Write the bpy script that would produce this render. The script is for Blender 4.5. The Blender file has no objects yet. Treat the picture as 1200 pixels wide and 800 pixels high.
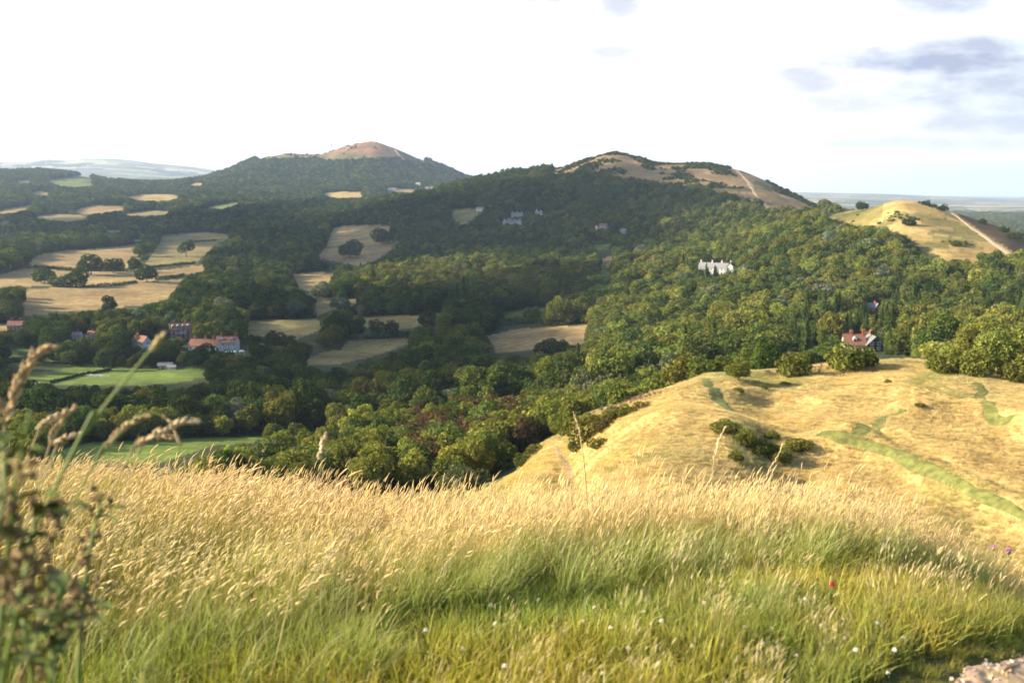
import bpy, math, random
import numpy as np
from mathutils import Vector, Matrix

random.seed(7)
rng = np.random.default_rng(7)
SC = bpy.context.scene
COL = SC.collection
R = math.radians

# ------------------------------------------------------------------ camera model (metres, camera eye at origin, looks +Y)
F = 1170.0
PITCH = math.atan(195.0 / F)
CP, SP = math.cos(PITCH), math.sin(PITCH)
EYE = 1.62

def az_te(px, py):
    """pixel of the 1200x800 survey photo -> azimuth and tan(elevation)"""
    px = np.asarray(px, float); py = np.asarray(py, float)
    x = (px - 600) / F; u = (400 - py) / F
    Y = CP + SP * u; Z = -SP + CP * u
    return np.arctan2(x, Y), Z / np.hypot(x, Y)

def project(x, y, z):
    dep = CP * y - SP * z
    dep = np.where(np.abs(dep) < 1e-6, 1e-6, dep)
    u = (SP * y + CP * z) / dep
    return 600 + F * x / dep, 400 - F * u

# ------------------------------------------------------------------ noise
def _h(ix, iy, s):
    n = (ix.astype(np.int64) * 374761393 + iy.astype(np.int64) * 668265263 + s * 974711) & 0x7fffffff
    n = ((n ^ (n >> 13)) * 1274126177) & 0x7fffffff
    return ((n ^ (n >> 16)) & 0xffff) / 65535.0

def vnoise(x, y, s=0):
    ix = np.floor(x); iy = np.floor(y); fx = x - ix; fy = y - iy
    fx = fx * fx * (3 - 2 * fx); fy = fy * fy * (3 - 2 * fy)
    a = _h(ix, iy, s); b = _h(ix + 1, iy, s); c = _h(ix, iy + 1, s); d = _h(ix + 1, iy + 1, s)
    return (a * (1 - fx) + b * fx) * (1 - fy) + (c * (1 - fx) + d * fx) * fy

def fbm(x, y, s=0, o=4):
    t = 0; a = .5
    for k in range(o):
        t = t + a * vnoise(x, y, s + k); x = x * 2.03 + 11.3; y = y * 2.03 + 5.7; a *= .5
    return t / (1 - .5 ** o) - .5          # about -.5 .. .5

# ------------------------------------------------------------------ monotone cubic
def pchip_slopes(x, y):
    h = np.diff(x, axis=0); d = np.diff(y, axis=0) / h
    m = np.zeros_like(y)
    w1 = 2 * h[1:] + h[:-1]; w2 = h[1:] + 2 * h[:-1]
    ok = d[:-1] * d[1:] > 0
    with np.errstate(divide='ignore', invalid='ignore'):
        hm = (w1 + w2) / (w1 / d[:-1] + w2 / d[1:])
    m[1:-1] = np.where(ok, hm, 0)
    m[0] = d[0]; m[-1] = d[-1]
    return m

def pchip1(x, y, q):
    x = np.asarray(x, float); y = np.asarray(y, float)
    m = pchip_slopes(x, y)
    i = np.clip(np.searchsorted(x, q) - 1, 0, len(x) - 2)
    h = x[i + 1] - x[i]; t = np.clip((q - x[i]) / h, 0, 1)
    return ((1 + 2 * t) * (1 - t) ** 2 * y[i] + t * (1 - t) ** 2 * h * m[i]
            + t * t * (3 - 2 * t) * y[i + 1] + t * t * (t - 1) * h * m[i + 1])

# ------------------------------------------------------------------ terrain profile nodes: (px, range, py [, dz])
NODES = [
 [(-350, 3, 0, -1.72), (200, 3, 0, -1.66), (600, 3, 0, -1.63), (1000, 3, 0, -1.62), (1550, 3, 0, -1.75)],          # absolute z
 [(-350, 5.0, 562, -.5), (0, 4.9, 562, -.5), (350, 5.1, 568, -.5), (600, 6.5, 578, -.45), (800, 8, 585, -.45), (1000, 10, 625, -.42), (1200, 10, 740, -.3), (1550, 10, 900, -.3)],
 [(-350, 30, 660), (400, 30, 670), (600, 30, 690), (800, 30, 690), (1000, 30, 720), (1200, 30, 775), (1550, 30, 860)],
 [(-350, 72, 640), (400, 72, 640), (600, 72, 625), (700, 72, 600), (800, 72, 610), (900, 72, 650), (1000, 72, 680), (1100, 72, 705), (1200, 72, 740), (1550, 66, 800)],
 [(-350, 100, 640), (400, 100, 620), (540, 100, 597), (600, 100, 575), (640, 100, 560), (668, 100, 566), (700, 100, 538), (750, 100, 512), (800, 100, 500), (850, 100, 503), (900, 102, 521), (950, 106, 523), (1000, 108, 513), (1100, 98, 556), (1200, 90, 606), (1550, 80, 690)],
 [(-350, 130, 630), (400, 130, 605), (540, 130, 588), (600, 130, 562), (640, 130, 540), (665, 130, 538), (690, 130, 514), (740, 130, 484), (800, 130, 470), (850, 130, 474), (900, 134, 482), (1000, 138, 488), (1100, 130, 504), (1200, 125, 530), (1550, 118, 610)],
 [(-350, 170, 618), (200, 170, 600), (400, 170, 582), (540, 170, 572), (600, 168, 556), (635, 168, 524), (662, 168, 509), (690, 168, 487), (740, 170, 471), (780, 170, 458), (830, 172, 441), (900, 176, 437), (960, 178, 431), (1050, 180, 425), (1120, 180, 428), (1200, 178, 440), (1550, 170, 520)],
 [(-350, 255, 545), (200, 255, 543), (400, 255, 543), (600, 255, 522), (800, 258, 482), (900, 262, 457), (1050, 268, 443), (1200, 262, 458), (1550, 255, 530)],
 [(-350, 340, 513), (200, 340, 512), (400, 345, 506), (600, 350, 488), (800, 345, 455), (950, 345, 432), (1050, 350, 430), (1200, 345, 440), (1550, 340, 500)],
 [(-350, 430, 480), (200, 430, 480), (400, 430, 477), (600, 430, 463), (800, 430, 438), (950, 430, 423), (1050, 430, 418), (1200, 430, 424), (1550, 430, 470)],
 [(-350, 650, 420), (200, 650, 418), (400, 650, 413), (600, 650, 400), (800, 650, 378), (950, 650, 370), (1050, 650, 370), (1200, 600, 388), (1550, 560, 450)],
 [(-350, 1000, 354), (200, 1000, 352), (400, 1000, 352), (600, 1000, 338), (700, 1000, 327), (800, 1000, 314), (900, 1080, 281), (950, 1130, 259), (980, 1150, 250), (1010, 1130, 246), (1060, 1085, 235), (1085, 1070, 239), (1110, 1060, 246), (1150, 1040, 259), (1180, 1015, 269), (1200, 1000, 279), (1300, 950, 330), (1550, 900, 420)],
 [(-350, 1400, 312), (0, 1400, 309), (200, 1400, 311), (400, 1400, 313), (500, 1400, 309), (600, 1400, 299), (700, 1400, 286), (800, 1400, 268), (900, 1380, 259), (960, 1370, 259), (1010, 1370, 264), (1060, 1370, 272), (1200, 1370, 340), (1550, 1370, 400)],
 [(-350, 2300, 272), (0, 2300, 270), (200, 2300, 268), (300, 2300, 263), (400, 2300, 250), (480, 2320, 233), (550, 2300, 217), (600, 2260, 208), (650, 2220, 200), (690, 2180, 187), (720, 2160, 180.5), (745, 2150, 185), (780, 2120, 192.5), (820, 2080, 192), (850, 2030, 196.5), (880, 1970, 205), (920, 1880, 224), (950, 1820, 240), (968, 1800, 248), (1000, 1850, 263), (1060, 1900, 290), (1200, 1900, 330), (1550, 1900, 345)],
 [(-350, 3000, 258), (0, 3000, 256), (200, 3000, 252), (300, 3000, 247), (400, 3000, 240), (480, 3000, 240), (550, 3000, 232), (720, 3000, 212), (850, 3000, 225), (920, 3000, 250), (970, 3000, 268), (1060, 3000, 280), (1200, 3000, 287), (1550, 3000, 292)],
 [(-350, 3800, 238), (0, 3800, 234), (100, 3800, 236), (200, 3800, 235), (300, 3800, 229), (350, 3800, 223), (435, 3800, 217), (500, 3800, 221), (550, 3800, 228), (720, 3800, 235), (970, 3800, 262), (1200, 3800, 272), (1550, 3800, 274)],
 [(-350, 5600, 204), (0, 5600, 202), (60, 5550, 204), (100, 5450, 209), (130, 5350, 215), (180, 5250, 217), (230, 5150, 212), (260, 5050, 204), (300, 4950, 187.5), (320, 4900, 182.5), (345, 4880, 180), (370, 4850, 181), (400, 4820, 173.5), (435, 4800, 166), (460, 4800, 172), (490, 4800, 185), (520, 4800, 198), (550, 4800, 212), (600, 4800, 228), (720, 4800, 236), (960, 4800, 254), (1200, 4800, 260), (1550, 4800, 262)],
 [(-350, 7000, 208), (0, 7000, 208), (130, 7000, 213), (300, 7000, 206), (435, 7000, 196), (550, 7000, 222), (720, 7000, 232), (960, 7000, 242), (1200, 7000, 248), (1550, 7000, 250)],
 [(-350, 11000, 206), (0, 11000, 206), (240, 11000, 210), (435, 11000, 215), (720, 11000, 222), (960, 11000, 232), (1200, 11000, 239), (1550, 11000, 240)],
 [(-350, 16000, 190), (0, 16000, 189.5), (30, 16000, 190), (60, 16000, 187), (80, 16000, 188), (100, 16000, 186), (130, 16000, 187), (150, 16000, 188.5), (180, 16000, 192), (220, 16000, 195.5), (250, 16000, 200), (300, 16000, 207), (450, 16000, 212), (700, 16000, 217), (950, 16000, 226), (1020, 16000, 227.5), (1080, 16000, 230), (1140, 16000, 233), (1200, 16000, 236), (1550, 16000, 240)],
 [(-350, 26000, 206), (300, 26000, 212), (1200, 26000, 231), (1550, 26000, 232)],
]
TMAX = float(az_te(1500, 300)[0])
TH_D = np.linspace(-R(33), R(33), 960)
TH_O = np.linspace(R(33), 2 * math.pi - R(33), 92)[1:-1]
TH = np.concatenate([TH_D, TH_O])                       # -33 deg .. 327 deg
R0, R1, NR = 0.4, 26000.0, 860
LR = np.linspace(math.log(R0), math.log(R1), NR)
RR = np.exp(LR)

def node_curves():
    rs, zs = [np.zeros(len(TH))], [np.full(len(TH), -EYE)]
    for k, nd in enumerate(NODES):
        a, r, z = [], [], []
        for n in nd:
            if k == 0:
                th = float(az_te(n[0], 700)[0]); zz = n[3]
            else:
                th, te = az_te(n[0], n[2]); th = float(th)
                zz = n[1] * float(te) + (n[3] if len(n) > 3 else 0)
            a.append(th); r.append(n[1]); z.append(zz)
        inn = np.clip(TH, a[0], a[-1])
        rv = pchip1(a, r, inn); zv = pchip1(a, z, inn)
        back = TH > a[-1]                                # behind the viewer: run round from the right end to the left end
        lo, hi = a[-1], 2 * math.pi + a[0]
        t = np.clip((TH - lo) / (hi - lo), 0, 1); t = t * t * (3 - 2 * t)
        rv = np.where(back, r[-1] + (r[0] - r[-1]) * t, rv)
        zv = np.where(back, z[-1] + (z[0] - z[-1]) * t, zv)
        rs.append(rv); zs.append(zv)
    return np.array(rs), np.array(zs)

def build_height():
    rs, zs = node_curves()
    m = pchip_slopes(rs, zs)
    Z = np.zeros((len(TH), NR))
    for j in range(len(TH)):
        x = rs[:, j]; y = zs[:, j]; mm = m[:, j]
        i = np.clip(np.searchsorted(x, RR) - 1, 0, len(x) - 2)
        h = x[i + 1] - x[i]; t = np.clip((RR - x[i]) / h, 0, 1)
        Z[j] = ((1 + 2 * t) * (1 - t) ** 2 * y[i] + t * (1 - t) ** 2 * h * mm[i]
                + t * t * (3 - 2 * t) * y[i + 1] + t * t * (t - 1) * h * mm[i + 1])
    X = np.sin(TH)[:, None] * RR[None]; Y = np.cos(TH)[:, None] * RR[None]
    rr = RR[None]
    ss = lambda a, b: np.clip((rr - a) / (b - a), 0, 1)
    Z += .05 * fbm(X / .8, Y / .8, 3) * ss(.5, 2) * (1 - ss(8, 20))
    Z += 1.5 * fbm(X / 8, Y / 8, 5, 3) * ss(25, 60) * (1 - ss(250, 400))
    Z += 4.0 * fbm(X / 24, Y / 24, 8, 3) * ss(55, 100) * (1 - ss(155, 168)) 
    Z += 9 * fbm(X / 130, Y / 130, 9, 4) * ss(250, 700) * (1 - ss(2600, 3200))
    Z += 34 * fbm(X / 420, Y / 420, 12, 5) * ss(2500, 3600) * (1 - ss(5800, 7000))
    lip = np.interp(TH, [float(az_te(p, 520)[0]) for p in (890, 990, 1300)], [0, 1, 1])[:, None]; dr = rr - rs[5][:, None]
    Z += lip * (2.0 * np.exp(-(dr / 4.5) ** 2) - 2.0 * np.exp(-((dr - 13) / 6) ** 2))
    l2 = np.interp(TH, [float(az_te(p, 470)[0]) for p in (780, 830, 1000, 1060, 1250)], [0, .7, .4, 1, 1])[:, None]; d2 = rr - (rs[6][:, None] + 6 + 5 * np.sin(TH * 31)[:, None])
    Z += l2 * (2.0 * np.exp(-(d2 / 4) ** 2) - 1.6 * np.exp(-((d2 - 10) / 5) ** 2))
    Z += 60 * fbm(X / 1500, Y / 1500, 15, 5) * ss(5500, 9000) * (1 - .85 * (np.sin(TH)[:, None] > .1))
    return X, Y, Z

GX, GY, GZ = build_height()
TE = GZ / RR[None]
RUNMAX = np.maximum.accumulate(np.where(RR[None] > 20, TE, -9), axis=1)

def _tidx(az):
    az = np.where(az < TH[0], az + 2 * math.pi, az)
    i = np.clip(np.searchsorted(TH, az) - 1, 0, len(TH) - 2)
    t = np.clip((az - TH[i]) / (TH[i + 1] - TH[i]), 0, 1)
    return i, t

def _grid(A, x, y):
    x = np.asarray(x, float); y = np.asarray(y, float)
    i, t = _tidx(np.arctan2(x, y))
    q = (np.log(np.maximum(np.hypot(x, y), R0)) - LR[0]) / (LR[1] - LR[0])
    j = np.clip(np.floor(q).astype(int), 0, NR - 2); s = np.clip(q - j, 0, 1)
    return (A[i, j] * (1 - t) + A[i + 1, j] * t) * (1 - s) + (A[i, j + 1] * (1 - t) + A[i + 1, j + 1] * t) * s

def H(x, y): return _grid(GZ, x, y)

def hit(px, py, rmin=25.0):
    """where the sight line through a survey pixel meets the ground: x, y, z"""
    th, te = az_te(px, py); th = float(th); te = float(te)
    i, t = _tidx(np.array(th)); i = int(i); t = float(t)
    col = TE[i] * (1 - t) + TE[i + 1] * t
    ok = np.where((RR > rmin) & (col >= te))[0]
    if len(ok) == 0:
        j = int(np.argmax(np.where(RR > rmin, col, -9))); r = RR[j]
    else:
        j = ok[0]
        if j > 0 and RR[j - 1] > rmin and col[j] > col[j - 1]:
            r = RR[j - 1] + (RR[j] - RR[j - 1]) * (te - col[j - 1]) / (col[j] - col[j - 1])
        else: r = RR[j]
    x, y = r * math.sin(th), r * math.cos(th)
    return x, y, float(H(x, y))

def at(px, r, py=300):
    th = float(az_te(px, py)[0]); x, y = r * math.sin(th), r * math.cos(th)
    return x, y, float(H(x, y))

def inpoly(px, py, P):
    c = np.zeros(np.shape(px), bool); n = len(P)
    for a in range(n):
        x0, y0 = P[a]; x1, y1 = P[a - 1]
        if y0 == y1: continue
        c ^= ((y0 > py) != (y1 > py)) & (px < (x1 - x0) * (py - y0) / (y1 - y0) + x0)
    return c

# ------------------------------------------------------------------ object helpers
def setp(o, label=None, cat=None, group=None, kind=None):
    if label: o['label'] = label
    if cat: o['category'] = cat
    if group: o['group'] = group
    if kind: o['kind'] = kind
    return o

def mesh_np(name, V, faces, mats=(), smooth=False, mi=None, attrs=None):
    """faces: (n,4) or (n,3) int array, or list of such arrays"""
    if isinstance(faces, np.ndarray): faces = [faces]
    faces = [np.asarray(f, np.int32) for f in faces if len(f)]
    me = bpy.data.meshes.new(name)
    V = np.asarray(V, np.float32)
    loops = np.concatenate([f.ravel() for f in faces])
    tot = np.concatenate([np.full(len(f), f.shape[1], np.int32) for f in faces])
    st = np.concatenate([[0], np.cumsum(tot)[:-1]]).astype(np.int32)
    me.vertices.add(len(V)); me.vertices.foreach_set('co', V.ravel())
    me.loops.add(len(loops)); me.loops.foreach_set('vertex_index', loops)
    me.polygons.add(len(tot)); me.polygons.foreach_set('loop_start', st)
    try: me.polygons.foreach_set('loop_total', tot)
    except Exception: pass
    for m in mats: me.materials.append(m)
    if mi is not None: me.polygons.foreach_set('material_index', np.asarray(mi, np.int32))
    me.polygons.foreach_set('use_smooth', np.full(len(tot), smooth))
    for k, (dom, typ, arr) in (attrs or {}).items():
        a = me.attributes.new(k, typ, dom)
        arr = np.asarray(arr, np.float32)
        if typ == 'FLOAT_COLOR':
            if arr.shape[1] == 3: arr = np.hstack([arr, np.ones((len(arr), 1), np.float32)])
            a.data.foreach_set('color', arr.ravel())
        elif typ == 'FLOAT_VECTOR': a.data.foreach_set('vector', arr.ravel())
        else: a.data.foreach_set('value', arr.ravel())
    me.update(); me.validate()
    return me

def obj(name, me, parent=None, loc=None, link=True):
    o = bpy.data.objects.new(name, me)
    if link: COL.objects.link(o)
    if parent: o.parent = parent
    if loc is not None: o.location = loc
    return o

def empty(name, loc, rz=0.0):
    o = bpy.data.objects.new(name, None); COL.objects.link(o)
    o.empty_display_size = .2; o.location = loc; o.rotation_euler = (0, 0, rz)
    return o

class MB:
    """collects primitive shapes into one mesh"""
    def __init__(s): s.v = []; s.f = []; s.n = 0
    def add(s, V, Fs):
        V = np.asarray(V, float); s.v.append(V)
        for f in Fs: s.f.append([i + s.n for i in f])
        s.n += len(V); return s
    def box(s, c, d, M=None, taper=1.0):
        x, y, z = d[0] / 2, d[1] / 2, d[2] / 2; t = taper
        V = np.array([(-x, -y, -z), (x, -y, -z), (x, y, -z), (-x, y, -z), (-x * t, -y * t, z), (x * t, -y * t, z), (x * t, y * t, z), (-x * t, y * t, z)]) + np.array(c)
        if M is not None: V = np.array([M @ Vector(p) for p in V])
        return s.add(V, [(0, 3, 2, 1), (4, 5, 6, 7), (0, 1, 5, 4), (1, 2, 6, 5), (2, 3, 7, 6), (3, 0, 4, 7)])
    def tube(s, pts, rad, n=6, cap=True):
        pts = [Vector(p) for p in pts]
        rad = [rad] * len(pts) if not hasattr(rad, '__len__') else rad
        V = []; Fs = []; side = None
        for i, p in enumerate(pts):
            d = (pts[min(i + 1, len(pts) - 1)] - pts[max(i - 1, 0)]).normalized()
            if side is None: side = d.orthogonal().normalized()
            side = (side - d * side.dot(d)).normalized(); w = d.cross(side)
            for k in range(n):
                a = 2 * math.pi * k / n
                V.append(p + (side * math.cos(a) + w * math.sin(a)) * rad[i])
        for i in range(len(pts) - 1):
            for k in range(n):
                a, b = i * n + k, i * n + (k + 1) % n
                Fs.append((a, b, b + n, a + n))
        if cap:
            Fs.append(tuple(range(n))[::-1]); Fs.append(tuple(range((len(pts) - 1) * n, len(pts) * n)))
        return s.add([tuple(v) for v in V], Fs)
    def mesh(s, name, mat, smooth=False):
        me = bpy.data.meshes.new(name)
        me.from_pydata([tuple(map(float, p)) for p in np.concatenate(s.v)], [], s.f)
        if mat: me.materials.append(mat)
        if smooth: me.polygons.foreach_set('use_smooth', [True] * len(me.polygons))
        me.update(); return me
    def build(s, name, mat, parent=None, smooth=False): return obj(name, s.mesh(name, mat, smooth), parent)

# ------------------------------------------------------------------ materials
def newmat(name):
    m = bpy.data.materials.new(name); m.use_nodes = True
    nt = m.node_tree; nt.nodes.clear()
    return m, nt, nt.nodes, nt.links

def N(nd, t, **kw):
    n = nd.new(t)
    for k, v in kw.items(): setattr(n, k, v)
    return n

def mat_plain(name, col, rough=.8, noise=.25, scale=1.5, spec=.2):
    m, nt, nd, lk = newmat(name)
    out = N(nd, 'ShaderNodeOutputMaterial'); b = N(nd, 'ShaderNodeBsdfPrincipled')
    tc = N(nd, 'ShaderNodeTexCoord'); nz = N(nd, 'ShaderNodeTexNoise'); nz.inputs['Scale'].default_value = scale
    nz.inputs['Detail'].default_value = 6
    mr = N(nd, 'ShaderNodeMapRange'); mr.inputs[1].default_value = .25; mr.inputs[2].default_value = .75
    mr.inputs[3].default_value = 1 - noise; mr.inputs[4].default_value = 1 + noise
    mx = N(nd, 'ShaderNodeVectorMath', operation='SCALE'); mx.inputs[0].default_value = col
    lk.new(tc.outputs['Object'], nz.inputs['Vector']); lk.new(nz.outputs['Fac'], mr.inputs[0])
    lk.new(mr.outputs[0], mx.inputs['Scale']); lk.new(mx.outputs[0], b.inputs['Base Color'])
    b.inputs['Roughness'].default_value = rough; b.inputs['Specular IOR Level'].default_value = spec
    lk.new(b.outputs[0], out.inputs[0]); return m

def mat_foliage(name, transl=.3, vcol=False, gloss=.04):
    """leaf and blade material: a tint per plant times per-leaf variation"""
    m, nt, nd, lk = newmat(name)
    out = N(nd, 'ShaderNodeOutputMaterial')
    at_ = N(nd, 'ShaderNodeAttribute', attribute_type='INSTANCER', attribute_name='tint')
    lv = N(nd, 'ShaderNodeAttribute', attribute_type='GEOMETRY', attribute_name='lv')
    mul = N(nd, 'ShaderNodeMix', data_type='RGBA', blend_type='MULTIPLY'); mul.inputs[0].default_value = 1
    lk.new(at_.outputs['Color'], mul.inputs[6]); lk.new(lv.outputs['Color'], mul.inputs[7])
    d = N(nd, 'ShaderNodeBsdfDiffuse'); t = N(nd, 'ShaderNodeBsdfTranslucent'); mx = N(nd, 'ShaderNodeMixShader')
    mx.inputs[0].default_value = transl
    lk.new(mul.outputs[2], d.inputs[0])
    warm = N(nd, 'ShaderNodeMix', data_type='RGBA', blend_type='MULTIPLY'); warm.inputs[0].default_value = 1
    warm.inputs[7].default_value = (1.1, 1.25, .65, 1)
    lk.new(mul.outputs[2], warm.inputs[6]); lk.new(warm.outputs[2], t.inputs[0])
    lk.new(d.outputs[0], mx.inputs[1]); lk.new(t.outputs[0], mx.inputs[2])
    if gloss:
        g = N(nd, 'ShaderNodeBsdfGlossy'); g.inputs['Roughness'].default_value = .45
        g.inputs[0].default_value = (1, 1, 1, 1)
        m2 = N(nd, 'ShaderNodeMixShader'); m2.inputs[0].default_value = gloss
        lk.new(mx.outputs[0], m2.inputs[1]); lk.new(g.outputs[0], m2.inputs[2]); mx = m2
    lk.new(mx.outputs[0], out.inputs[0]); return m

M_LEAF = mat_foliage('leaf', .30, gloss=0)
M_GRASS = mat_foliage('grass_blade', .38, gloss=.02)
M_BARK = mat_plain('bark', (.09, .07, .05), .9, .35, 3)
# ------------------------------------------------------------------ land cover (what grows where), outlines surveyed as seen from the eye point
TAN = (.31, .22, .095); DRYG = (.225, .185, .072); GREEN = (.13, .18, .035); LIME = (.15, .18, .04); GOLDF = (.36, .26, .10)
WOODF = (.050, .062, .022); GOLD = (.46, .325, .12); HEATH = (.165, .115, .058); SCRUB = (.06, .065, .024); SHADEH = (.085, .058, .034)
FIELDS = [  # outline (px,py), colour, r range
 ([(38,306),(53,298),(80,294),(110,292),(163,287),(166,290),(160,302),(147,313),(100,313),(43,311)], TAN, 800, 2300),
 ([(192,277),(233,273),(267,276),(262,282),(252,285),(233,303),(230,309),(170,313),(182,297),(191,284)], DRYG, 800, 2300),
 ([(-40,326),(0,323),(33,315),(83,318),(160,320),(230,311),(227,318),(167,330),(100,333),(0,336),(-40,338)], TAN, 800, 2300),
 ([(38,340),(100,335),(170,332),(207,328),(190,350),(160,357),(120,361),(60,366),(36,368),(33,355)], TAN, 700, 2300),
 ([(-40,380),(0,379),(28,378),(25,386),(-40,388)], TAN, 600, 2300),
 ([(88,247),(110,241),(142,242),(143,246),(117,250),(100,251)], TAN, 1900, 4200),
 ([(40,255),(63,251),(93,252),(103,256),(80,260),(58,258)], DRYG, 1900, 4200),
 ([(-20,249),(0,247),(36,240),(36,243),(17,249),(0,251),(-20,252)], GOLDF, 1900, 4200),
 ([(0,260),(12,259),(10,264),(0,265)], DRYG, 1900, 4200),
 ([(150,231),(167,228),(197,228),(211,231),(195,235),(165,235)], GOLDF, 2500, 4800),
 ([(57,212),(75,209),(93,207),(104,208),(107,218),(87,219),(68,217)], LIME, 2600, 6200),
 ([(38,226),(45,224),(57,226),(55,230),(40,229)], GOLDF, 2600, 5200),
 ([(20,212),(36,210),(34,214),(22,215)], DRYG, 2600, 5600),
 ([(145,252),(175,247),(199,248),(190,252),(167,254)], DRYG, 1900, 4200),
 ([(242,243),(258,240),(281,237),(272,241),(260,245),(246,245)], LIME, 2100, 4800),
 ([(378,227),(400,225),(423,225),(422,231),(395,232)], GOLDF, 2600, 4900),
 ([(457,222),(470,221),(486,223),(480,226),(460,225)], GOLDF, 2600, 4900),
 ([(222,216),(237,214),(237,217),(225,218)], GOLDF, 2600, 5200),
 ([(392,269),(404,266),(440,265),(453,266),(458,290),(440,303),(420,310),(398,306),(375,300),(386,287)], TAN, 900, 2400),
 ([(345,322),(368,319),(390,321),(385,330),(370,343),(352,337)], TAN, 800, 2000),
 ([(292,376),(330,375),(373,375),(373,386),(330,403),(293,394)], DRYG, 500, 1400),
 ([(413,373),(460,370),(497,370),(500,379),(475,385),(440,384),(417,380)], DRYG, 500, 1400),
 ([(360,422),(382,412),(401,409),(408,400),(440,398),(480,397),(472,404),(440,416),(400,425),(365,426)], DRYG, 450, 1200),
 ([(371,354),(395,352),(417,350),(414,357),(390,362),(373,370)], DRYG, 600, 1500),
 ([(571,395),(603,387),(640,384),(686,382),(681,392),(680,402),(650,405),(627,408),(600,412),(585,413),(580,402)], TAN, 450, 1300),
 ([(500,368),(519,366),(516,374),(500,378)], DRYG, 500, 1300),
 ([(588,366),(615,363),(648,359),(652,363),(620,369),(595,373)], LIME, 500, 1400),
 ([(-40,446),(0,442),(60,434),(110,426),(122,432),(170,431),(233,432),(252,440),(215,447),(167,452),(90,451),(43,449),(-40,450)], GREEN, 350, 900),
 ([(10,426),(40,420),(70,414),(68,422),(27,429)], GREEN, 400, 1000),
 ([(-40,414),(0,412),(33,408),(60,406),(58,409),(20,415),(-40,420)], GREEN, 400, 1000),
 ([(60,530),(100,519),(180,515),(300,511),(420,500),(425,505),(330,516),(250,522),(180,545),(100,560),(40,560)], GREEN, 250, 420),
 ([(529,247),(560,244),(563,249),(543,262),(532,258)], DRYG, 1200, 2400),
 ([(692,281),(717,284),(712,293),(700,294)], GREEN, 1000, 2200),
 ([(695,305),(718,300),(716,306),(700,308)], TAN, 900, 2000),
 ([(704,316),(716,318),(712,330),(704,328)], GREEN, 800, 1900),
]
def grow(P, f):
    cx_ = sum(p[0] for p in P) / len(P); cy_ = sum(p[1] for p in P) / len(P)
    return [(cx_ + (p[0] - cx_) * f, cy_ + (p[1] - cy_) * f) for p in P]
FIELDS = [(grow(P, 1.0 if c == GREEN else 1.08), c, a, b) for P, c, a, b in FIELDS]
PINN = [(640,203),(655,196),(677,188),(713,176),(745,180),(800,186),(850,190),(880,198),(920,217),(965,243),(955,247),(930,248),(915,252),(900,251),(882,240),(855,230),(822,222),(790,216),(760,213),(738,209),(715,207),(690,200),(660,204)]
BEACON = [(296,190),(320,179),(345,176),(371,178),(390,175),(435,160),(462,168),(494,185),(505,196),(480,192),(450,187),(400,192),(370,189),(350,188),(320,190)]
BLACK = [(968,254),(1010,243),(1060,228),(1090,236),(1120,243),(1150,254),(1180,264),(1240,275),(1240,340),(1205,313),(1240,352),(1195,324),(1163,313),(1133,307),(1098,306),(1078,292),(1064,277),(1048,272),(1030,266),(1000,265),(978,261)]
BLKSHADE = [(1113,243),(1150,252),(1180,262),(1250,275),(1250,345),(1207,309),(1175,287),(1150,271),(1130,257)]
SPUR = [(600,560),(608,548),(640,492),(665,480),(690,474),(740,466),(780,455),(830,437),(900,433),(960,427),(1050,420),(1120,424),(1200,436),(1560,505),(1560,900),(300,900),(470,620)]

def cover(px, py, r, x, y):
    """base colour of the ground, and a mask of where trees may stand"""
    n = px.shape
    c = np.empty(n + (3,)); c[:] = WOODF
    tree = (r > 165) & (r < 5600)
    def put(m, col, w=1.0):
        c[m] = np.array(col) * w + c[m] * (1 - w)
    nz = fbm(x / 60, y / 60, 40, 4)
    # far plain and hills: woods, pasture and stubble, paled to stand in for haze
    far = r > 5600; put(far, (.16, .16, .10))
    put(far & (fbm(x / 700, y / 260, 44, 4) > .07), (.44, .38, .22)); put(far & (fbm(x / 500, y / 300, 47, 4) < -.1), (.05, .062, .04))
    for P, col, a, b in FIELDS:
        m = inpoly(px, py, P) & (r > a) & (r < b)
        put(m, col); tree &= ~m
    m = inpoly(px, py, PINN) & (r > 1500) & (r < 3000)
    put(m, (.20, .14, .07)); tree &= ~m; put(m & (fbm(x / 38, y / 55, 41, 4) > .06), SCRUB, .8); put(m & (fbm(x / 45, y / 45, 52) > .12), (.28, .21, .10), .8)
    m = inpoly(px, py, BEACON) & (r > 4000) & (r < 6500)
    put(m, (.17, .13, .055)); tree &= ~m; put(m & (py < 178), (.25, .13, .07)); put(m & (nz > .1), SCRUB, .6)
    m = inpoly(px, py, BLACK) & (r > 640) & (r < 1400)
    put(m, (.40, .285, .105)); tree &= ~m
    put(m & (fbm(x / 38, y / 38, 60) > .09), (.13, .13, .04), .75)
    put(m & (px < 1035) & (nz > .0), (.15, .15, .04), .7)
    m2 = inpoly(px, py, BLKSHADE) & (r > 640) & (r < 1400); put(m2, SHADEH); tree &= ~m2  # heath flank turned from the sun, its shade put into the colour
    tree &= ~((r > 1000) & (r < 1500) & (px > 962))                      # beyond the crest of the near hill
    # the earthwork we look down on: dry grass with greener hollows
    m = (r <= 170) | (inpoly(px, py, SPUR) & (r < 183))
    put(m, GOLD); tree &= ~m
    put(m & (fbm(x / 14, y / 14, 63) > .13), (.20, .19, .05), .6)
    put(m & (px + 90 * fbm(x / 11, y / 11, 66) < 585 + .25 * (py - 560)) & (r > 60), (.13, .13, .04))
    put(r < 20, (.10, .105, .03))
    return c, tree

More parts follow.
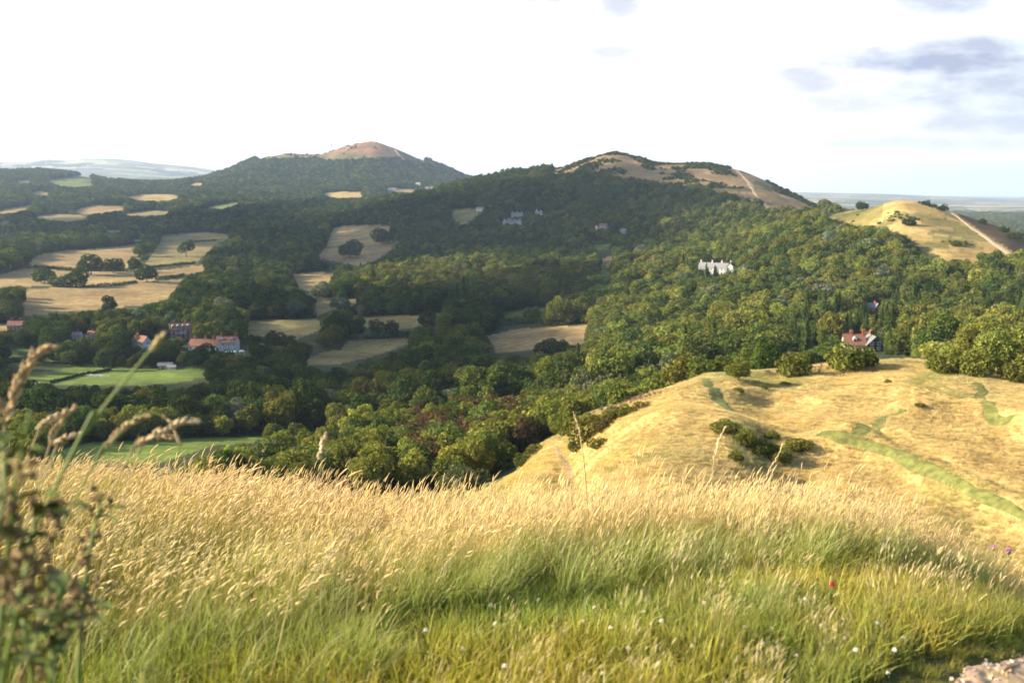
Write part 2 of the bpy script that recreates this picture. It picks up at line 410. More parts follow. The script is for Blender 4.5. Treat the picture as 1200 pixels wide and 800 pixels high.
# ------------------------------------------------------------------ terrain
def build_terrain():
    nt_ = len(TH)
    V = np.stack([GX, GY, GZ], -1).reshape(-1, 3)
    px, py = project(V[:, 0], V[:, 1], V[:, 2])
    r = np.hypot(V[:, 0], V[:, 1])
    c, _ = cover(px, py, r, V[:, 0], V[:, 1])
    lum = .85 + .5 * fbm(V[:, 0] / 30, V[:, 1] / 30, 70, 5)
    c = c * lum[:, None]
    I = np.arange(nt_)[:, None] * NR + np.arange(NR - 1)[None]
    J = np.roll(np.arange(nt_), -1)[:, None] * NR + np.arange(NR - 1)[None]
    Q = np.stack([I, I + 1, J + 1, J], -1).reshape(-1, 4)
    V = np.vstack([V, [[0, 0, -EYE]]]); c = np.vstack([c, c[:1]])
    fan = np.stack([np.full(nt_, len(V) - 1), np.arange(nt_) * NR, np.roll(np.arange(nt_), -1) * NR], -1)
    m, nt, nd, lk = newmat('land')
    out = N(nd, 'ShaderNodeOutputMaterial'); b = N(nd, 'ShaderNodeBsdfPrincipled'); b.inputs['Roughness'].default_value = .95
    b.inputs['Specular IOR Level'].default_value = .08
    a = N(nd, 'ShaderNodeAttribute', attribute_name='cover'); g = N(nd, 'ShaderNodeNewGeometry')
    f = None
    for sc, amp in ((.018, .35), (.16, .35), (1.3, .4)):
        nz = N(nd, 'ShaderNodeTexNoise'); nz.inputs['Scale'].default_value = sc; nz.inputs['Detail'].default_value = 5
        nz.inputs['Roughness'].default_value = .65
        lk.new(g.outputs['Position'], nz.inputs['Vector'])
        mr = N(nd, 'ShaderNodeMapRange'); mr.inputs[1].default_value = .3; mr.inputs[2].default_value = .7
        mr.inputs[3].default_value = 1 - amp; mr.inputs[4].default_value = 1 + amp
        lk.new(nz.outputs['Fac'], mr.inputs[0])
        if f is None: f = mr
        else:
            mu = N(nd, 'ShaderNodeMath', operation='MULTIPLY'); lk.new(f.outputs[0], mu.inputs[0]); lk.new(mr.outputs[0], mu.inputs[1]); f = mu
    sv = N(nd, 'ShaderNodeVectorMath', operation='SCALE'); lk.new(a.outputs['Color'], sv.inputs[0]); lk.new(f.outputs[0], sv.inputs['Scale'])
    lk.new(sv.outputs[0], b.inputs['Base Color'])
    bp = N(nd, 'ShaderNodeBump'); bp.inputs['Strength'].default_value = .5; bp.inputs['Distance'].default_value = .5
    lk.new(f.outputs[0], bp.inputs['Height']); lk.new(bp.outputs[0], b.inputs['Normal'])
    lk.new(b.outputs[0], out.inputs[0])
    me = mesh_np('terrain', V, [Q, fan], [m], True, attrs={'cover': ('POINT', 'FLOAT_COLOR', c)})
    return setp(obj('terrain', me), kind='structure')
build_terrain()

# ------------------------------------------------------------------ light, sky, air, camera
SUN_AZ, SUN_EL = R(-92), R(24)
SUNV = Vector((math.sin(SUN_AZ) * math.cos(SUN_EL), math.cos(SUN_AZ) * math.cos(SUN_EL), math.sin(SUN_EL)))
sl = bpy.data.lights.new('sun', 'SUN'); sl.energy = 5.0; sl.angle = R(.5); sl.color = (1, .86, .67)
so = bpy.data.objects.new('sun', sl); COL.objects.link(so); so.rotation_euler = (-SUNV).to_track_quat('-Z', 'Y').to_euler()

def build_world():
    w = bpy.data.worlds.new('World'); SC.world = w; w.use_nodes = True
    nt = w.node_tree; nd = nt.nodes; lk = nt.links; nd.clear()
    out = N(nd, 'ShaderNodeOutputWorld')
    sky = N(nd, 'ShaderNodeTexSky', sky_type='NISHITA'); sky.sun_disc = False
    sky.sun_elevation = SUN_EL; sky.sun_rotation = SUN_AZ; sky.altitude = 300; sky.air_density = 1; sky.dust_density = 1.5
    bg = N(nd, 'ShaderNodeBackground'); bg.inputs[1].default_value = .10; lk.new(sky.outputs[0], bg.inputs[0])
    tc = N(nd, 'ShaderNodeTexCoord'); sep = N(nd, 'ShaderNodeSeparateXYZ'); lk.new(tc.outputs['Generated'], sep.inputs[0])
    def M(op, a, b=None, clamp=False):
        n = N(nd, 'ShaderNodeMath', operation=op); n.use_clamp = clamp
        for i, v in enumerate((a, b)):
            if v is None: continue
            if isinstance(v, (int, float)): n.inputs[i].default_value = v
            else: lk.new(v, n.inputs[i])
        return n.outputs[0]
    yy = M('MAXIMUM', sep.outputs['Y'], .02)
    u = M('DIVIDE', sep.outputs['X'], yy); v = M('DIVIDE', sep.outputs['Z'], yy)
    cv = N(nd, 'ShaderNodeCombineXYZ'); lk.new(u, cv.inputs[0]); lk.new(M('MULTIPLY', v, 2.6), cv.inputs[1])
    def noise(sc, det=7, ro=.6, off=0):
        n = N(nd, 'ShaderNodeTexNoise'); n.inputs['Scale'].default_value = sc; n.inputs['Detail'].default_value = det; n.inputs['Roughness'].default_value = ro
        mp = N(nd, 'ShaderNodeVectorMath', operation='ADD'); mp.inputs[1].default_value = (off, off * .7, off * 1.3)
        lk.new(cv.outputs[0], mp.inputs[0]); lk.new(mp.outputs[0], n.inputs['Vector']); return n.outputs['Fac']
    n1 = M('SUBTRACT', noise(9), .5); n2 = M('SUBTRACT', noise(26, 6, .6, 3.1), .5)
    wob = M('ADD', M('MULTIPLY', n1, 2.4), M('MULTIPLY', n2, 1.6))
    # grey cloud undersides: centre (px,py), half sizes, weight
    mask = None
    for (cx, cy, a, b, wt) in ((1085, 78, 150, 20, 1.0), (1080, 8, 58, 22, 1), (1210, 55, 32, 22, 1), (618, 0, 64, 19, .85), (728, 12, 32, 32, .72), (936, 98, 52, 19, .7),
                               (1150, 112, 150, 36, .85), (1175, 146, 170, 22, .75), (1090, 168, 200, 13, .6), (1010, 124, 110, 20, .6), (720, 68, 55, 11, .62), (1130, 62, 100, 14, .9)):
        s_, t_ = (cx - 600) / F, (205 - cy) / F
        d = M('ADD', M('POWER', M('DIVIDE', M('SUBTRACT', u, s_), a / F), 2), M('POWER', M('DIVIDE', M('SUBTRACT', v, t_), b / F), 2))
        e = M('SUBTRACT', 1.5, M('ADD', d, wob))
        e = M('MULTIPLY', M('MULTIPLY', e, .62, True), wt)
        mask = e if mask is None else M('MAXIMUM', mask, e)
    # bright veil of thin cloud, thickest towards the sun's side of the view, broken to the right
    veil = N(nd, 'ShaderNodeMapRange'); veil.inputs[1].default_value = .62; veil.inputs[2].default_value = .15; veil.interpolation_type = 'SMOOTHSTEP'
    lk.new(M('ADD', u, M('MULTIPLY', n1, .5)), veil.inputs[0])
    front = N(nd, 'ShaderNodeMapRange'); front.inputs[1].default_value = -.1; front.inputs[2].default_value = .55; front.interpolation_type = 'SMOOTHSTEP'
    lk.new(sep.outputs['Y'], front.inputs[0])
    up = N(nd, 'ShaderNodeMapRange'); up.inputs[1].default_value = .75; up.inputs[2].default_value = .3; up.interpolation_type = 'SMOOTHSTEP'
    lk.new(sep.outputs['Z'], up.inputs[0])
    vm = M('MULTIPLY', M('MULTIPLY', M('ADD', M('MULTIPLY', veil.outputs[0], .5), .5), front.outputs[0]), up.outputs[0])
    white = N(nd, 'ShaderNodeBackground'); white.inputs[0].default_value = (1, .985, .97, 1); white.inputs[1].default_value = .50
    grey = N(nd, 'ShaderNodeBackground'); grey.inputs[0].default_value = (.63, .70, .93, 1); grey.inputs[1].default_value = .26
    m1 = N(nd, 'ShaderNodeMixShader'); lk.new(vm, m1.inputs[0]); lk.new(bg.outputs[0], m1.inputs[1]); lk.new(white.outputs[0], m1.inputs[2])
    m2 = N(nd, 'ShaderNodeMixShader'); lk.new(mask, m2.inputs[0]); lk.new(m1.outputs[0], m2.inputs[1]); lk.new(grey.outputs[0], m2.inputs[2])
    lk.new(m2.outputs[0], out.inputs[0])
build_world()

def build_haze():
    zlo = float(GZ.min()) - 1.0; zhi = float(GZ.max()) + 30
    b = MB(); b.box((0, 0, (zlo + zhi) / 2), (54000, 54000, zhi - zlo))
    m, nt, nd, lk = newmat('air')
    out = N(nd, 'ShaderNodeOutputMaterial'); v = N(nd, 'ShaderNodeVolumePrincipled')
    v.inputs['Color'].default_value = (.58, .76, 1, 1); v.inputs['Density'].default_value = 4.8e-5; v.inputs['Anisotropy'].default_value = .2
    lk.new(v.outputs[0], out.inputs['Volume'])
    setp(b.build('haze', m), kind='stuff')
build_haze()

cam = bpy.data.cameras.new('camera'); co = bpy.data.objects.new('camera', cam); COL.objects.link(co)
co.rotation_euler = (math.pi / 2 - PITCH, 0, 0); cam.sensor_width = 36; cam.lens = F / 1200 * 36
cam.clip_start = .05; cam.clip_end = 60000
cam.dof.use_dof = True; cam.dof.focus_distance = 9.0; cam.dof.aperture_fstop = 3.2
SC.camera = co
SC.view_settings.view_transform = 'Standard'; SC.view_settings.look = 'None'; SC.view_settings.exposure = 1.62; SC.view_settings.gamma = 1
SC.render.engine = 'CYCLES'
cy = SC.cycles
cy.use_denoising = True; cy.max_bounces = 5; cy.diffuse_bounces = 3; cy.transmission_bounces = 3; cy.glossy_bounces = 1; cy.volume_bounces = 0
cy.sample_clamp_indirect = 4; cy.use_adaptive_sampling = True; cy.adaptive_threshold = .01
# ------------------------------------------------------------------ plants: crowns are many leaf sprays on a set of lobes
def unit(v): return v / np.maximum(np.linalg.norm(v, axis=-1, keepdims=True), 1e-9)

def leaf_quads(P, Nn, size, g, aspect=1.5, bend=.25):
    """leaf sprays at P facing Nn: pairs of triangles folded along the midrib"""
    n = len(P)
    t = unit(np.cross(Nn, unit(g.normal(size=(n, 3))))); b = np.cross(Nn, t)
    s = size[:, None]
    a0 = P - t * s * aspect * .5; a1 = P + t * s * aspect * .5
    b0 = P - b * s * .5 + Nn * s * bend; b1 = P + b * s * .5 + Nn * s * bend * g.uniform(-.4, 1, (n, 1))
    V = np.stack([a0, b0, a1, b1], 1).reshape(-1, 3)
    k = np.arange(n)[:, None] * 4
    return V, k + np.array([[0, 1, 2, 3]])

def crown_np(g, Hh, W, kind='round', n=2600, leaf=.5):
    """returns leaf vertices, quads and per-leaf brightness; base of the plant at z=0"""
    if kind == 'conifer':
        z = Hh * (.08 + .92 * g.random(n) ** 1.25)
        tier = np.floor(z / Hh * 15) / 15; rel = z / Hh
        az = g.uniform(0, 2 * math.pi, n)
        # each tier is a ring of drooping boughs
        nb = 9; bo = np.round(az / (2 * math.pi) * nb) / nb * 2 * math.pi + tier * 40
        az = bo + g.normal(0, .16, n)
        rmax = W / 2 * (1 - rel) ** .8 * (.8 + .35 * np.sin(bo * 3 + tier * 17)) + .12
        q = g.random(n) ** .6; rad = rmax * q
        zz = np.minimum(tier * Hh + .9 * (z - tier * Hh), Hh) - q * rmax * .28
        zz = np.maximum(zz, .03 * Hh)
        P = np.stack([np.cos(az) * rad, np.sin(az) * rad, zz], -1)
        out = unit(np.stack([np.cos(az), np.sin(az), np.full(n, .75)], -1))
        Nn = unit(out + .5 * g.normal(size=(n, 3)))
        sz = leaf * g.uniform(.5, 1.2, n) * (1 - .45 * rel)
        lv = .7 + .5 * g.random(n)
    else:
        if kind == 'round': c0, rx, rz, nl, lr = .55, .37, .31, 30, .225
        elif kind == 'broad': c0, rx, rz, nl, lr = .54, .41, .28, 34, .20
        elif kind == 'tall': c0, rx, rz, nl, lr = .54, .32, .35, 30, .215
        elif kind == 'flat': c0, rx, rz, nl, lr = .66, .40, .17, 15, .22
        else: c0, rx, rz, nl, lr = .43, .37, .33, 24, .21          # bush
        d = unit(g.normal(size=(nl, 3))); d[:, 2] = np.abs(d[:, 2]) * 1.1 - (.55 if kind != 'flat' else .2)
        d = unit(d)
        # spread the lobes evenly
        for _ in range(25):
            df = d[:, None] - d[None]; q = (df ** 2).sum(-1) + np.eye(nl)
            d = d + .06 * (df / q[..., None]).sum(1) / nl; d[:, 2] = np.maximum(d[:, 2], -.6); d = unit(d)
        C = np.stack([d[:, 0] * rx * W, d[:, 1] * rx * W, c0 * Hh + d[:, 2] * rz * Hh], -1) * g.uniform(.74, 1.16, (nl, 1))
        rad = lr * W * g.uniform(.5, 1.2, nl); sq = g.uniform(.72, .92, nl)
        C = np.vstack([C, [[0, 0, c0 * Hh]]]); rad = np.append(rad, rx * W * .95); sq = np.append(sq, min(1.1, rz * Hh / (rx * W)))
        w = rad ** 2; w[-1] *= .25; li = g.choice(len(rad), n * 2, p=w / w.sum())
        dd = unit(g.normal(size=(n * 2, 3)))
        P = C[li] + dd * (rad[li] * g.uniform(.80, 1.07, n * 2))[:, None] * np.stack([np.ones(n * 2), np.ones(n * 2), sq[li]], -1)
        # drop leaves buried deep in other lobes
        dist = np.linalg.norm((P[:, None] - C[None]) / np.stack([rad, rad, rad * sq], -1)[None], axis=-1)
        keep = (dist < .70).sum(1) == 0; keep &= P[:, 2] > .06 * Hh
        P = P[keep][:n]; dd = dd[keep][:n]; li = li[keep][:n]; m = len(P)
        Nn = unit(dd + np.array([0, 0, .15]) + .8 * g.normal(size=(m, 3)))
        sz = leaf * g.uniform(.5, 1.3, m)
        lobe = g.uniform(.8, 1.2, len(rad)); lv = lobe[li] * g.uniform(.6, 1.3, m)
    V, Q = leaf_quads(P, Nn, sz, g)
    return V, Q, lv

def trunk_mb(g, Hh, W, kind):
    b = MB(); th = .035 * Hh + .02 * W
    top = {'conifer': .97, 'bush': .45}.get(kind, .62) * Hh
    pts = [(0, 0, -.4)] + [(g.normal(0, .012) * Hh, g.normal(0, .012) * Hh, top * t) for t in (.12, .35, .65, 1)]
    b.tube(pts, [th * .75, th * .5, th * .4, th * .28, th * .1], 7)
    if kind != 'conifer':
        for k in range(6):
            a = k * 2.4 + g.uniform(0, .8); z0 = top * g.uniform(.3, .8); L = W * g.uniform(.25, .4)
            p0 = np.array([0, 0, z0]); p1 = p0 + L * .5 * np.array([math.cos(a), math.sin(a), .7]); p2 = p0 + L * np.array([math.cos(a), math.sin(a), .95])
            b.tube([p0, p1, p2], [th * .22, th * .14, th * .05], 5)
    return b

SPEC = {  # proto: kind, height, width, leaf count, leaf size
 'oak_a': ('round', 12, 12, 3000, .62), 'oak_b': ('broad', 11, 13, 3000, .64), 'oak_c': ('round', 12.5, 11, 3000, .6), 'oak_d': ('tall', 14, 10.5, 3000, .6),
 'oak_e': ('broad', 10, 11.5, 2800, .6), 'oak_f': ('tall', 13, 9, 2800, .55),
 'fir_a': ('conifer', 16, 6.5, 3000, .62), 'fir_b': ('conifer', 18, 9, 3400, .75), 'cedar': ('flat', 13, 12, 2600, .5),
 'bush_a': ('bush', 3.2, 4.2, 1900, .24), 'bush_b': ('bush', 2.6, 4.0, 1700, .22), 'bush_c': ('bush', 3.8, 3.8, 1900, .24)}
PROTO = {}
for k_, (kind_, h_, w_, n_, l_) in SPEC.items():
    g_ = np.random.default_rng(abs(sum(ord(c) * (i + 3) for i, c in enumerate(k_))) + 11)
    V_, Q_, lv_ = crown_np(g_, h_, w_, kind_, n_, l_)
    cm_ = mesh_np('crown', V_, Q_, [M_LEAF], False, attrs={'lv': ('FACE', 'FLOAT_COLOR', np.repeat(lv_[:, None], 3, 1))})
    tb_ = trunk_mb(g_, h_, w_, kind_); tm_ = tb_.mesh('trunk', M_BARK, True)
    # the same plant as one mesh, for the uncounted mass of the woods
    tv_ = np.concatenate(tb_.v)
    me_ = mesh_np('wood_source', np.vstack([V_, tv_]), [Q_, np.array([f for f in tb_.f if len(f) == 4]) + len(V_)], [M_LEAF, M_BARK], False,
                  mi=np.r_[np.zeros(len(Q_)), np.ones(sum(len(f) == 4 for f in tb_.f))],
                  attrs={'lv': ('FACE', 'FLOAT_COLOR', np.repeat(np.r_[lv_, np.ones(sum(len(f) == 4 for f in tb_.f))][:, None], 3, 1))})
    PROTO[k_] = dict(crown=cm_, trunk=tm_, whole=me_, h=h_, w=w_, kind=kind_)
    if kind_ != 'conifer' or True:                                        # coarser version for trees far off
        sel = g_.choice(len(Q_), len(Q_) // 4, replace=False)
        g2 = np.random.default_rng(5)
        V2, Q2, lv2 = crown_np(np.random.default_rng(len(k_) * 7 + ord(k_[-1])), h_, w_, kind_, 800, l_ * 1.9)
        PROTO[k_]['far'] = mesh_np('wood_source', V2, Q2, [M_LEAF], False, attrs={'lv': ('FACE', 'FLOAT_COLOR', np.repeat(lv2[:, None], 3, 1))})

def scatter(name, pts, rot, scl, idx, tint, sources):
    """one 'stuff' object: the sources repeated on given ground points"""
    c = bpy.data.collections.new(name + '_sources')
    for i, me in enumerate(sources):
        c.objects.link(bpy.data.objects.new('source_%s_%03d' % (name, i), me))
    me = bpy.data.meshes.new(name); n = len(pts)
    me.vertices.add(n); me.vertices.foreach_set('co', np.asarray(pts, np.float32).ravel())
    for k, typ, arr, f in (('rot', 'FLOAT_VECTOR', rot, 'vector'), ('scl', 'FLOAT_VECTOR', scl, 'vector'), ('tint', 'FLOAT_VECTOR', tint, 'vector'), ('pick', 'INT', idx, 'value')):
        a = me.attributes.new(k, typ, 'POINT')
        a.data.foreach_set(f, np.asarray(arr, np.int32 if typ == 'INT' else np.float32).ravel())
    o = obj(name, me)
    ng = bpy.data.node_groups.new(name + '_nodes', 'GeometryNodeTree')
    ng.interface.new_socket('Geometry', in_out='INPUT', socket_type='NodeSocketGeometry')
    ng.interface.new_socket('Geometry', in_out='OUTPUT', socket_type='NodeSocketGeometry')
    nd, lk = ng.nodes, ng.links
    gi = nd.new('NodeGroupInput'); go = nd.new('NodeGroupOutput')
    ci = nd.new('GeometryNodeCollectionInfo'); ci.inputs['Collection'].default_value = c
    ci.inputs['Separate Children'].default_value = True; ci.inputs['Reset Children'].default_value = True
    ip = nd.new('GeometryNodeInstanceOnPoints'); ip.inputs['Pick Instance'].default_value = True
    def na(nm, typ):
        a = nd.new('GeometryNodeInputNamedAttribute'); a.data_type = typ; a.inputs['Name'].default_value = nm
        return [s for s in a.outputs if s.enabled and s.name == 'Attribute'][0]
    lk.new(gi.outputs[0], ip.inputs['Points']); lk.new(ci.outputs[0], ip.inputs['Instance'])
    lk.new(na('pick', 'INT'), ip.inputs['Instance Index'])
    er = nd.new('FunctionNodeEulerToRotation'); lk.new(na('rot', 'FLOAT_VECTOR'), er.inputs[0]); lk.new(er.outputs[0], ip.inputs['Rotation'])
    lk.new(na('scl', 'FLOAT_VECTOR'), ip.inputs['Scale']); lk.new(ip.outputs[0], go.inputs[0])
    md = o.modifiers.new('scatter', 'NODES'); md.node_group = ng
    return setp(o, kind='stuff')

# ------------------------------------------------------------------ colours a crown can have, with the words for them
TINTS = [('dark green', (.040, .060, .017)), ('deep green', (.058, .082, .021)), ('mid green', (.090, .108, .025)), ('olive green', (.120, .124, .028)),
         ('yellow green', (.150, .160, .034)), ('grey green', (.105, .120, .055)), ('silvery', (.13, .15, .095)), ('rusty brown', (.088, .054, .027)), ('bronze', (.13, .11, .038))]
TD = dict(TINTS)

# ------------------------------------------------------------------ where the buildings stand (px, base py, width px, height px) and the sight lines kept open to them
SITES = {}
def site(key, px, py, w, h, rmin=300):
    x, y, z = hit(px, py, rmin); r = math.hypot(x, y)
    SITES[key] = (x, y, z, r, r / F)
    OPEN.append((px - w * .5, px + w * .5, py - h, py - h * (.55 if key == 'long_white' else .25), r))
OPEN = []
for a_ in (('inn', 250, 412, 60, 20), ('brick', 212, 397, 27, 19), ('cottage', 166, 408, 22, 18), ('terrace', 600, 264, 32, 11, 1200), ('row', 606, 254, 18, 6, 1200), ('gable', 631, 252, 15, 9, 1200),
           ('white_red', 707, 270, 17, 9, 1200), ('grey', 731, 275, 11, 8, 1200), ('long_white', 839, 321, 37, 11), ('hotel', 1008, 412, 42, 16), ('hidden', 1021, 366, 14, 6), ('shed', 190, 433, 30, 7), ('canopy', 275, 416, 24, 6),
           ('farm', 20, 388, 18, 9), ('bungalow', 90, 397, 12, 6), ('lodge', 108, 397, 10, 6), ('villa', 134, 274, 15, 6, 1000), ('barn', 163, 285, 9, 5, 1000), ('upper', 563, 247, 10, 6, 1200),
           ('far_long', 459, 223, 11, 4, 2500), ('far_white', 490, 218, 8, 5, 2500), ('far_pair', 502, 223, 10, 5, 2500), ('road', 1055, 423, 24, 9, 300), ('stones', 112, 440, 22, 6)):
    site(*a_)

def candidates(r0, r1, s):
    rm = r1 * 1.0; xa = rm * math.tan(R(31.5))
    nx, ny = int(2 * xa / s), int(rm / s)
    ix, iy = np.meshgrid(np.arange(nx), np.arange(ny))
    x = -xa + (ix.ravel() + .5 + .25 * (iy.ravel() % 2) + rng.uniform(-.36, .36, nx * ny)) * s
    y = (iy.ravel() + .5 + rng.uniform(-.36, .36, nx * ny)) * s
    r = np.hypot(x, y); k = (r >= r0) & (r < r1) & (np.abs(np.arctan2(x, y)) < R(31.5))
    return x[k], y[k]

def make_wood_points():
    rows = []
    for r0, r1, s, w0, w1 in ((172, 345, 5.6, 5.5, 8.5), (345, 1000, 7.4, 6.5, 15.5), (1000, 2500, 9.6, 8.0, 16), (2500, 5600, 15, 13, 20)):
        x, y = candidates(r0, r1, s); z = H(x, y); r = np.hypot(x, y); px, py = project(x, y, z)
        _, tr = cover(px, py, r, x, y)
        W = (w0 + (w1 - w0) * rng.random(len(x)) ** 1.5) * (1 + .5 * fbm(x / 80, y / 80, 77, 3))
        Hh = W * rng.uniform(.85, 1.25, len(x)) + .8
        # visible from the viewpoint (with a margin for a step to the side)
        i, t = _tidx(np.arctan2(x, y)); q = np.clip(((np.log(r * .985) - LR[0]) / (LR[1] - LR[0])).astype(int), 0, NR - 1)
        vis = (z + Hh + 6) / r > RUNMAX[i, q]
        # keep fields open: no crown may stand over one
        ok = tr & vis
        ptop = py - Hh * F / r; hw = .36 * W * F / r
        for P, col, a, b in FIELDS:
            bx0 = min(p[0] for p in P); bx1 = max(p[0] for p in P)
            near = ok & (px > bx0 - 60) & (px < bx1 + 60) & (r < b)
            if not near.any(): continue
            I = np.where(near)[0]
            hitm = np.zeros(len(I), bool)
            for f in (0, .3, .65, 1.0):
                yq = py[I] * (1 - f) + ptop[I] * f
                for dx in (-1, 0, 1): hitm |= inpoly(px[I] + dx * hw[I], yq, P)
            ok[I[hitm]] = False
        for P, a, b in ((PINN, 1500, 2600), (BLACK, 500, 1200)):
            I = np.where(ok & (r > a * .3) & (r < b))[0]
            hitm = (inpoly(px[I], ptop[I] + 2, P) | inpoly(px[I] - hw[I], ptop[I] + 3, P) | inpoly(px[I] + hw[I], ptop[I] + 3, P)) & (fbm(x[I] / 45, y[I] / 45, 91) < .14)
            ok[I[hitm]] = False
        for a, b, t0, t1, rb in OPEN:
            ok &= ~((r < rb + 9) & (px + hw * 1.35 > a) & (px - hw * 1.35 < b) & (ptop < t1) & (py > t0))
            ok &= ~((np.abs(r - rb) < 14) & (px > a - 3) & (px < b + 3))
        ok &= ~((r < 425) & (px > 895) & (px < 1078) & (ptop < 413 + 8 * np.sin(px / 23)))
        ok &= ~((r < 345) & (px > 1078) & (ptop < 390 + 9 * np.sin(px / 17)))
        ok &= ~((r < 345) & (px > 690) & (px < 896) & (ptop < 398 + 6 * np.sin(px / 13)))
        ok &= ~((np.abs(r - SITES['hotel'][3]) < 26) & (px > 925) & (px < 1000))
        ok &= ~((r < 215) & (px > 585) & (px < 900) & (ptop < 520 - .22 * (px - 585)))
        # edge of the earthwork stays clear of trees in front of its skyline
        I = np.where(ok)[0]
        rows.append(np.stack([x[I], y[I], z[I], r[I], px[I], py[I], W[I], Hh[I]], -1))
    return np.concatenate(rows)

def make_scrub_points():
    rows = []
    for P, r0, r1, s, thr, w0, w1, sc, se in ((PINN, 1700, 2330, 7, .0, 3.5, 7.5, (38, 55), 41), (BLACK, 700, 1160, 6, .19, 2.0, 4.2, (32, 32), 58), (BEACON, 4500, 5100, 16, .19, 6, 10, (60, 60), 43)):
        x, y = candidates(r0, r1, s); z = H(x, y); r = np.hypot(x, y); px, py = project(x, y, z)
        k = inpoly(px, py, P) & (fbm(x / sc[0], y / sc[1], se, 4) + .09 * (rng.random(len(x)) - .5) > thr) & ~inpoly(px, py, [(855, 196), (885, 198), (935, 254), (895, 256)]) & ~inpoly(px, py, [(1072, 225), (1130, 238), (1260, 300), (1260, 345), (1190, 312), (1100, 262)])
        i, t = _tidx(np.arctan2(x, y)); q = np.clip(((np.log(r * .985) - LR[0]) / (LR[1] - LR[0])).astype(int), 0, NR - 1)
        k &= (z + 8) / r > RUNMAX[i, q]
        x, y, z, r, px, py = (v[k] for v in (x, y, z, r, px, py)); W = w0 + (w1 - w0) * rng.random(len(x)) ** 2
        rows.append(np.stack([x, y, z - .2, r, px, py, W, W * rng.uniform(.5, .8, len(x))], -1))
    return np.concatenate(rows)
WP = make_wood_points()
SCRUB0 = len(WP); WP = np.concatenate([WP, make_scrub_points()])

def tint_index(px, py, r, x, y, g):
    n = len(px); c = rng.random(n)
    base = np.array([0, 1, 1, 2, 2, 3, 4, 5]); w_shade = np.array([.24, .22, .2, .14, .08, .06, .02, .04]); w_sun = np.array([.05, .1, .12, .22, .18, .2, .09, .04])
    sunny = (px > 640) | (r < 335)  # sunlit zones draw lighter tints: sunlight put into crown colour
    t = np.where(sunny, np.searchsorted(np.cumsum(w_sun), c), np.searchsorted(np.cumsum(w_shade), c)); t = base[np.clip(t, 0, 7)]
    # stands of one kind: patches
    p = fbm(x / 70, y / 70, 120, 3)
    t = np.where((p > .12) & (g < .7), np.minimum(t + 1, 4), t); t = np.where((p < -.12) & (g < .7), np.maximum(t - 1, 0), t)
    # the young pale green plantation in the middle distance
    pl = inpoly(px, py, [(395, 345), (430, 325), (470, 318), (560, 312), (600, 320), (640, 335), (600, 352), (520, 352), (440, 350)]) & (r > 700)
    t = np.where(pl & (g < .85), np.where(g < .4, 4, 3), t)
    # rusty crowns in the thicket under the ridge, a few silvery ones
    ru = (r < 345) & (((np.hypot((px - 515) / 34, (py - 530) / 45) < 1) & (g < .55)) | ((np.hypot((px - 585) / 42, (py - 510) / 40) < 1) & (g < .5)))
    t = np.where(ru, 7, t); t = np.where((c > .985) & (r > 345) & (r < 1800), 6, t); t = np.where((g > .985) & (r < 1200), 8, t)
    t = np.where((r < 345) & (px < 760) & (t < 3) & (g < .62), np.where(g < .33, 4, 3), t)  # thicket shifted to yellower tints, its sunlit look painted in
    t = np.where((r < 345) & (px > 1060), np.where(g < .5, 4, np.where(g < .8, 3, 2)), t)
    return t

G_ = rng.random(len(WP))
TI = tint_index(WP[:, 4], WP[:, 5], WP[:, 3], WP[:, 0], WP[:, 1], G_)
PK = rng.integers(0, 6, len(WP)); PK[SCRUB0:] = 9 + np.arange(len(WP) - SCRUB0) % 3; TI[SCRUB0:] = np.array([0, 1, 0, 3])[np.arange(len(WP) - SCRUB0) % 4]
# conifers: groups above the red-roofed house and here and there in the woods
con = ((np.hypot((WP[:, 4] - 985) / 75, (WP[:, 5] - 405) / 30) < 1) & (WP[:, 3] > 430) & (WP[:, 3] < 620) & (G_ < .55)) | ((fbm(WP[:, 0] / 40, WP[:, 1] / 40, 130, 2) > .27) & (WP[:, 3] > 345) & (WP[:, 3] < 1300) & (G_ < .6))
con[SCRUB0:] = False
PK = np.where(con, 6 + (G_ * 100).astype(int) % 2, PK); TI = np.where(con, np.where(G_ < .3, 0, 1), TI)
RZ = rng.uniform(0, 2 * math.pi, len(WP))
JT = rng.uniform(.82, 1.2, (len(WP), 1)) * np.stack([rng.uniform(.9, 1.12, len(WP)), np.ones(len(WP)), rng.uniform(.85, 1.15, len(WP))], -1)
TC = np.array([t[1] for t in TINTS])[TI] * JT * np.where((WP[:, 3] < 345) | ((WP[:, 4] > 690) & (WP[:, 3] < 1300)), 1.3, 1.0)[:, None]  # crowns of the sunlit zones brightened in the tint itself
PN = list(SPEC)
PH = np.array([SPEC[k][1] for k in PN]); PWD = np.array([SPEC[k][2] for k in PN])
con_h = np.where(con, 1.35, 1.0)
SX = WP[:, 6] / PWD[PK] * np.where(con, .62, 1); SZ = WP[:, 7] / PH[PK] * con_h
print('wood points', len(WP), 'conifers', int(con.sum()))
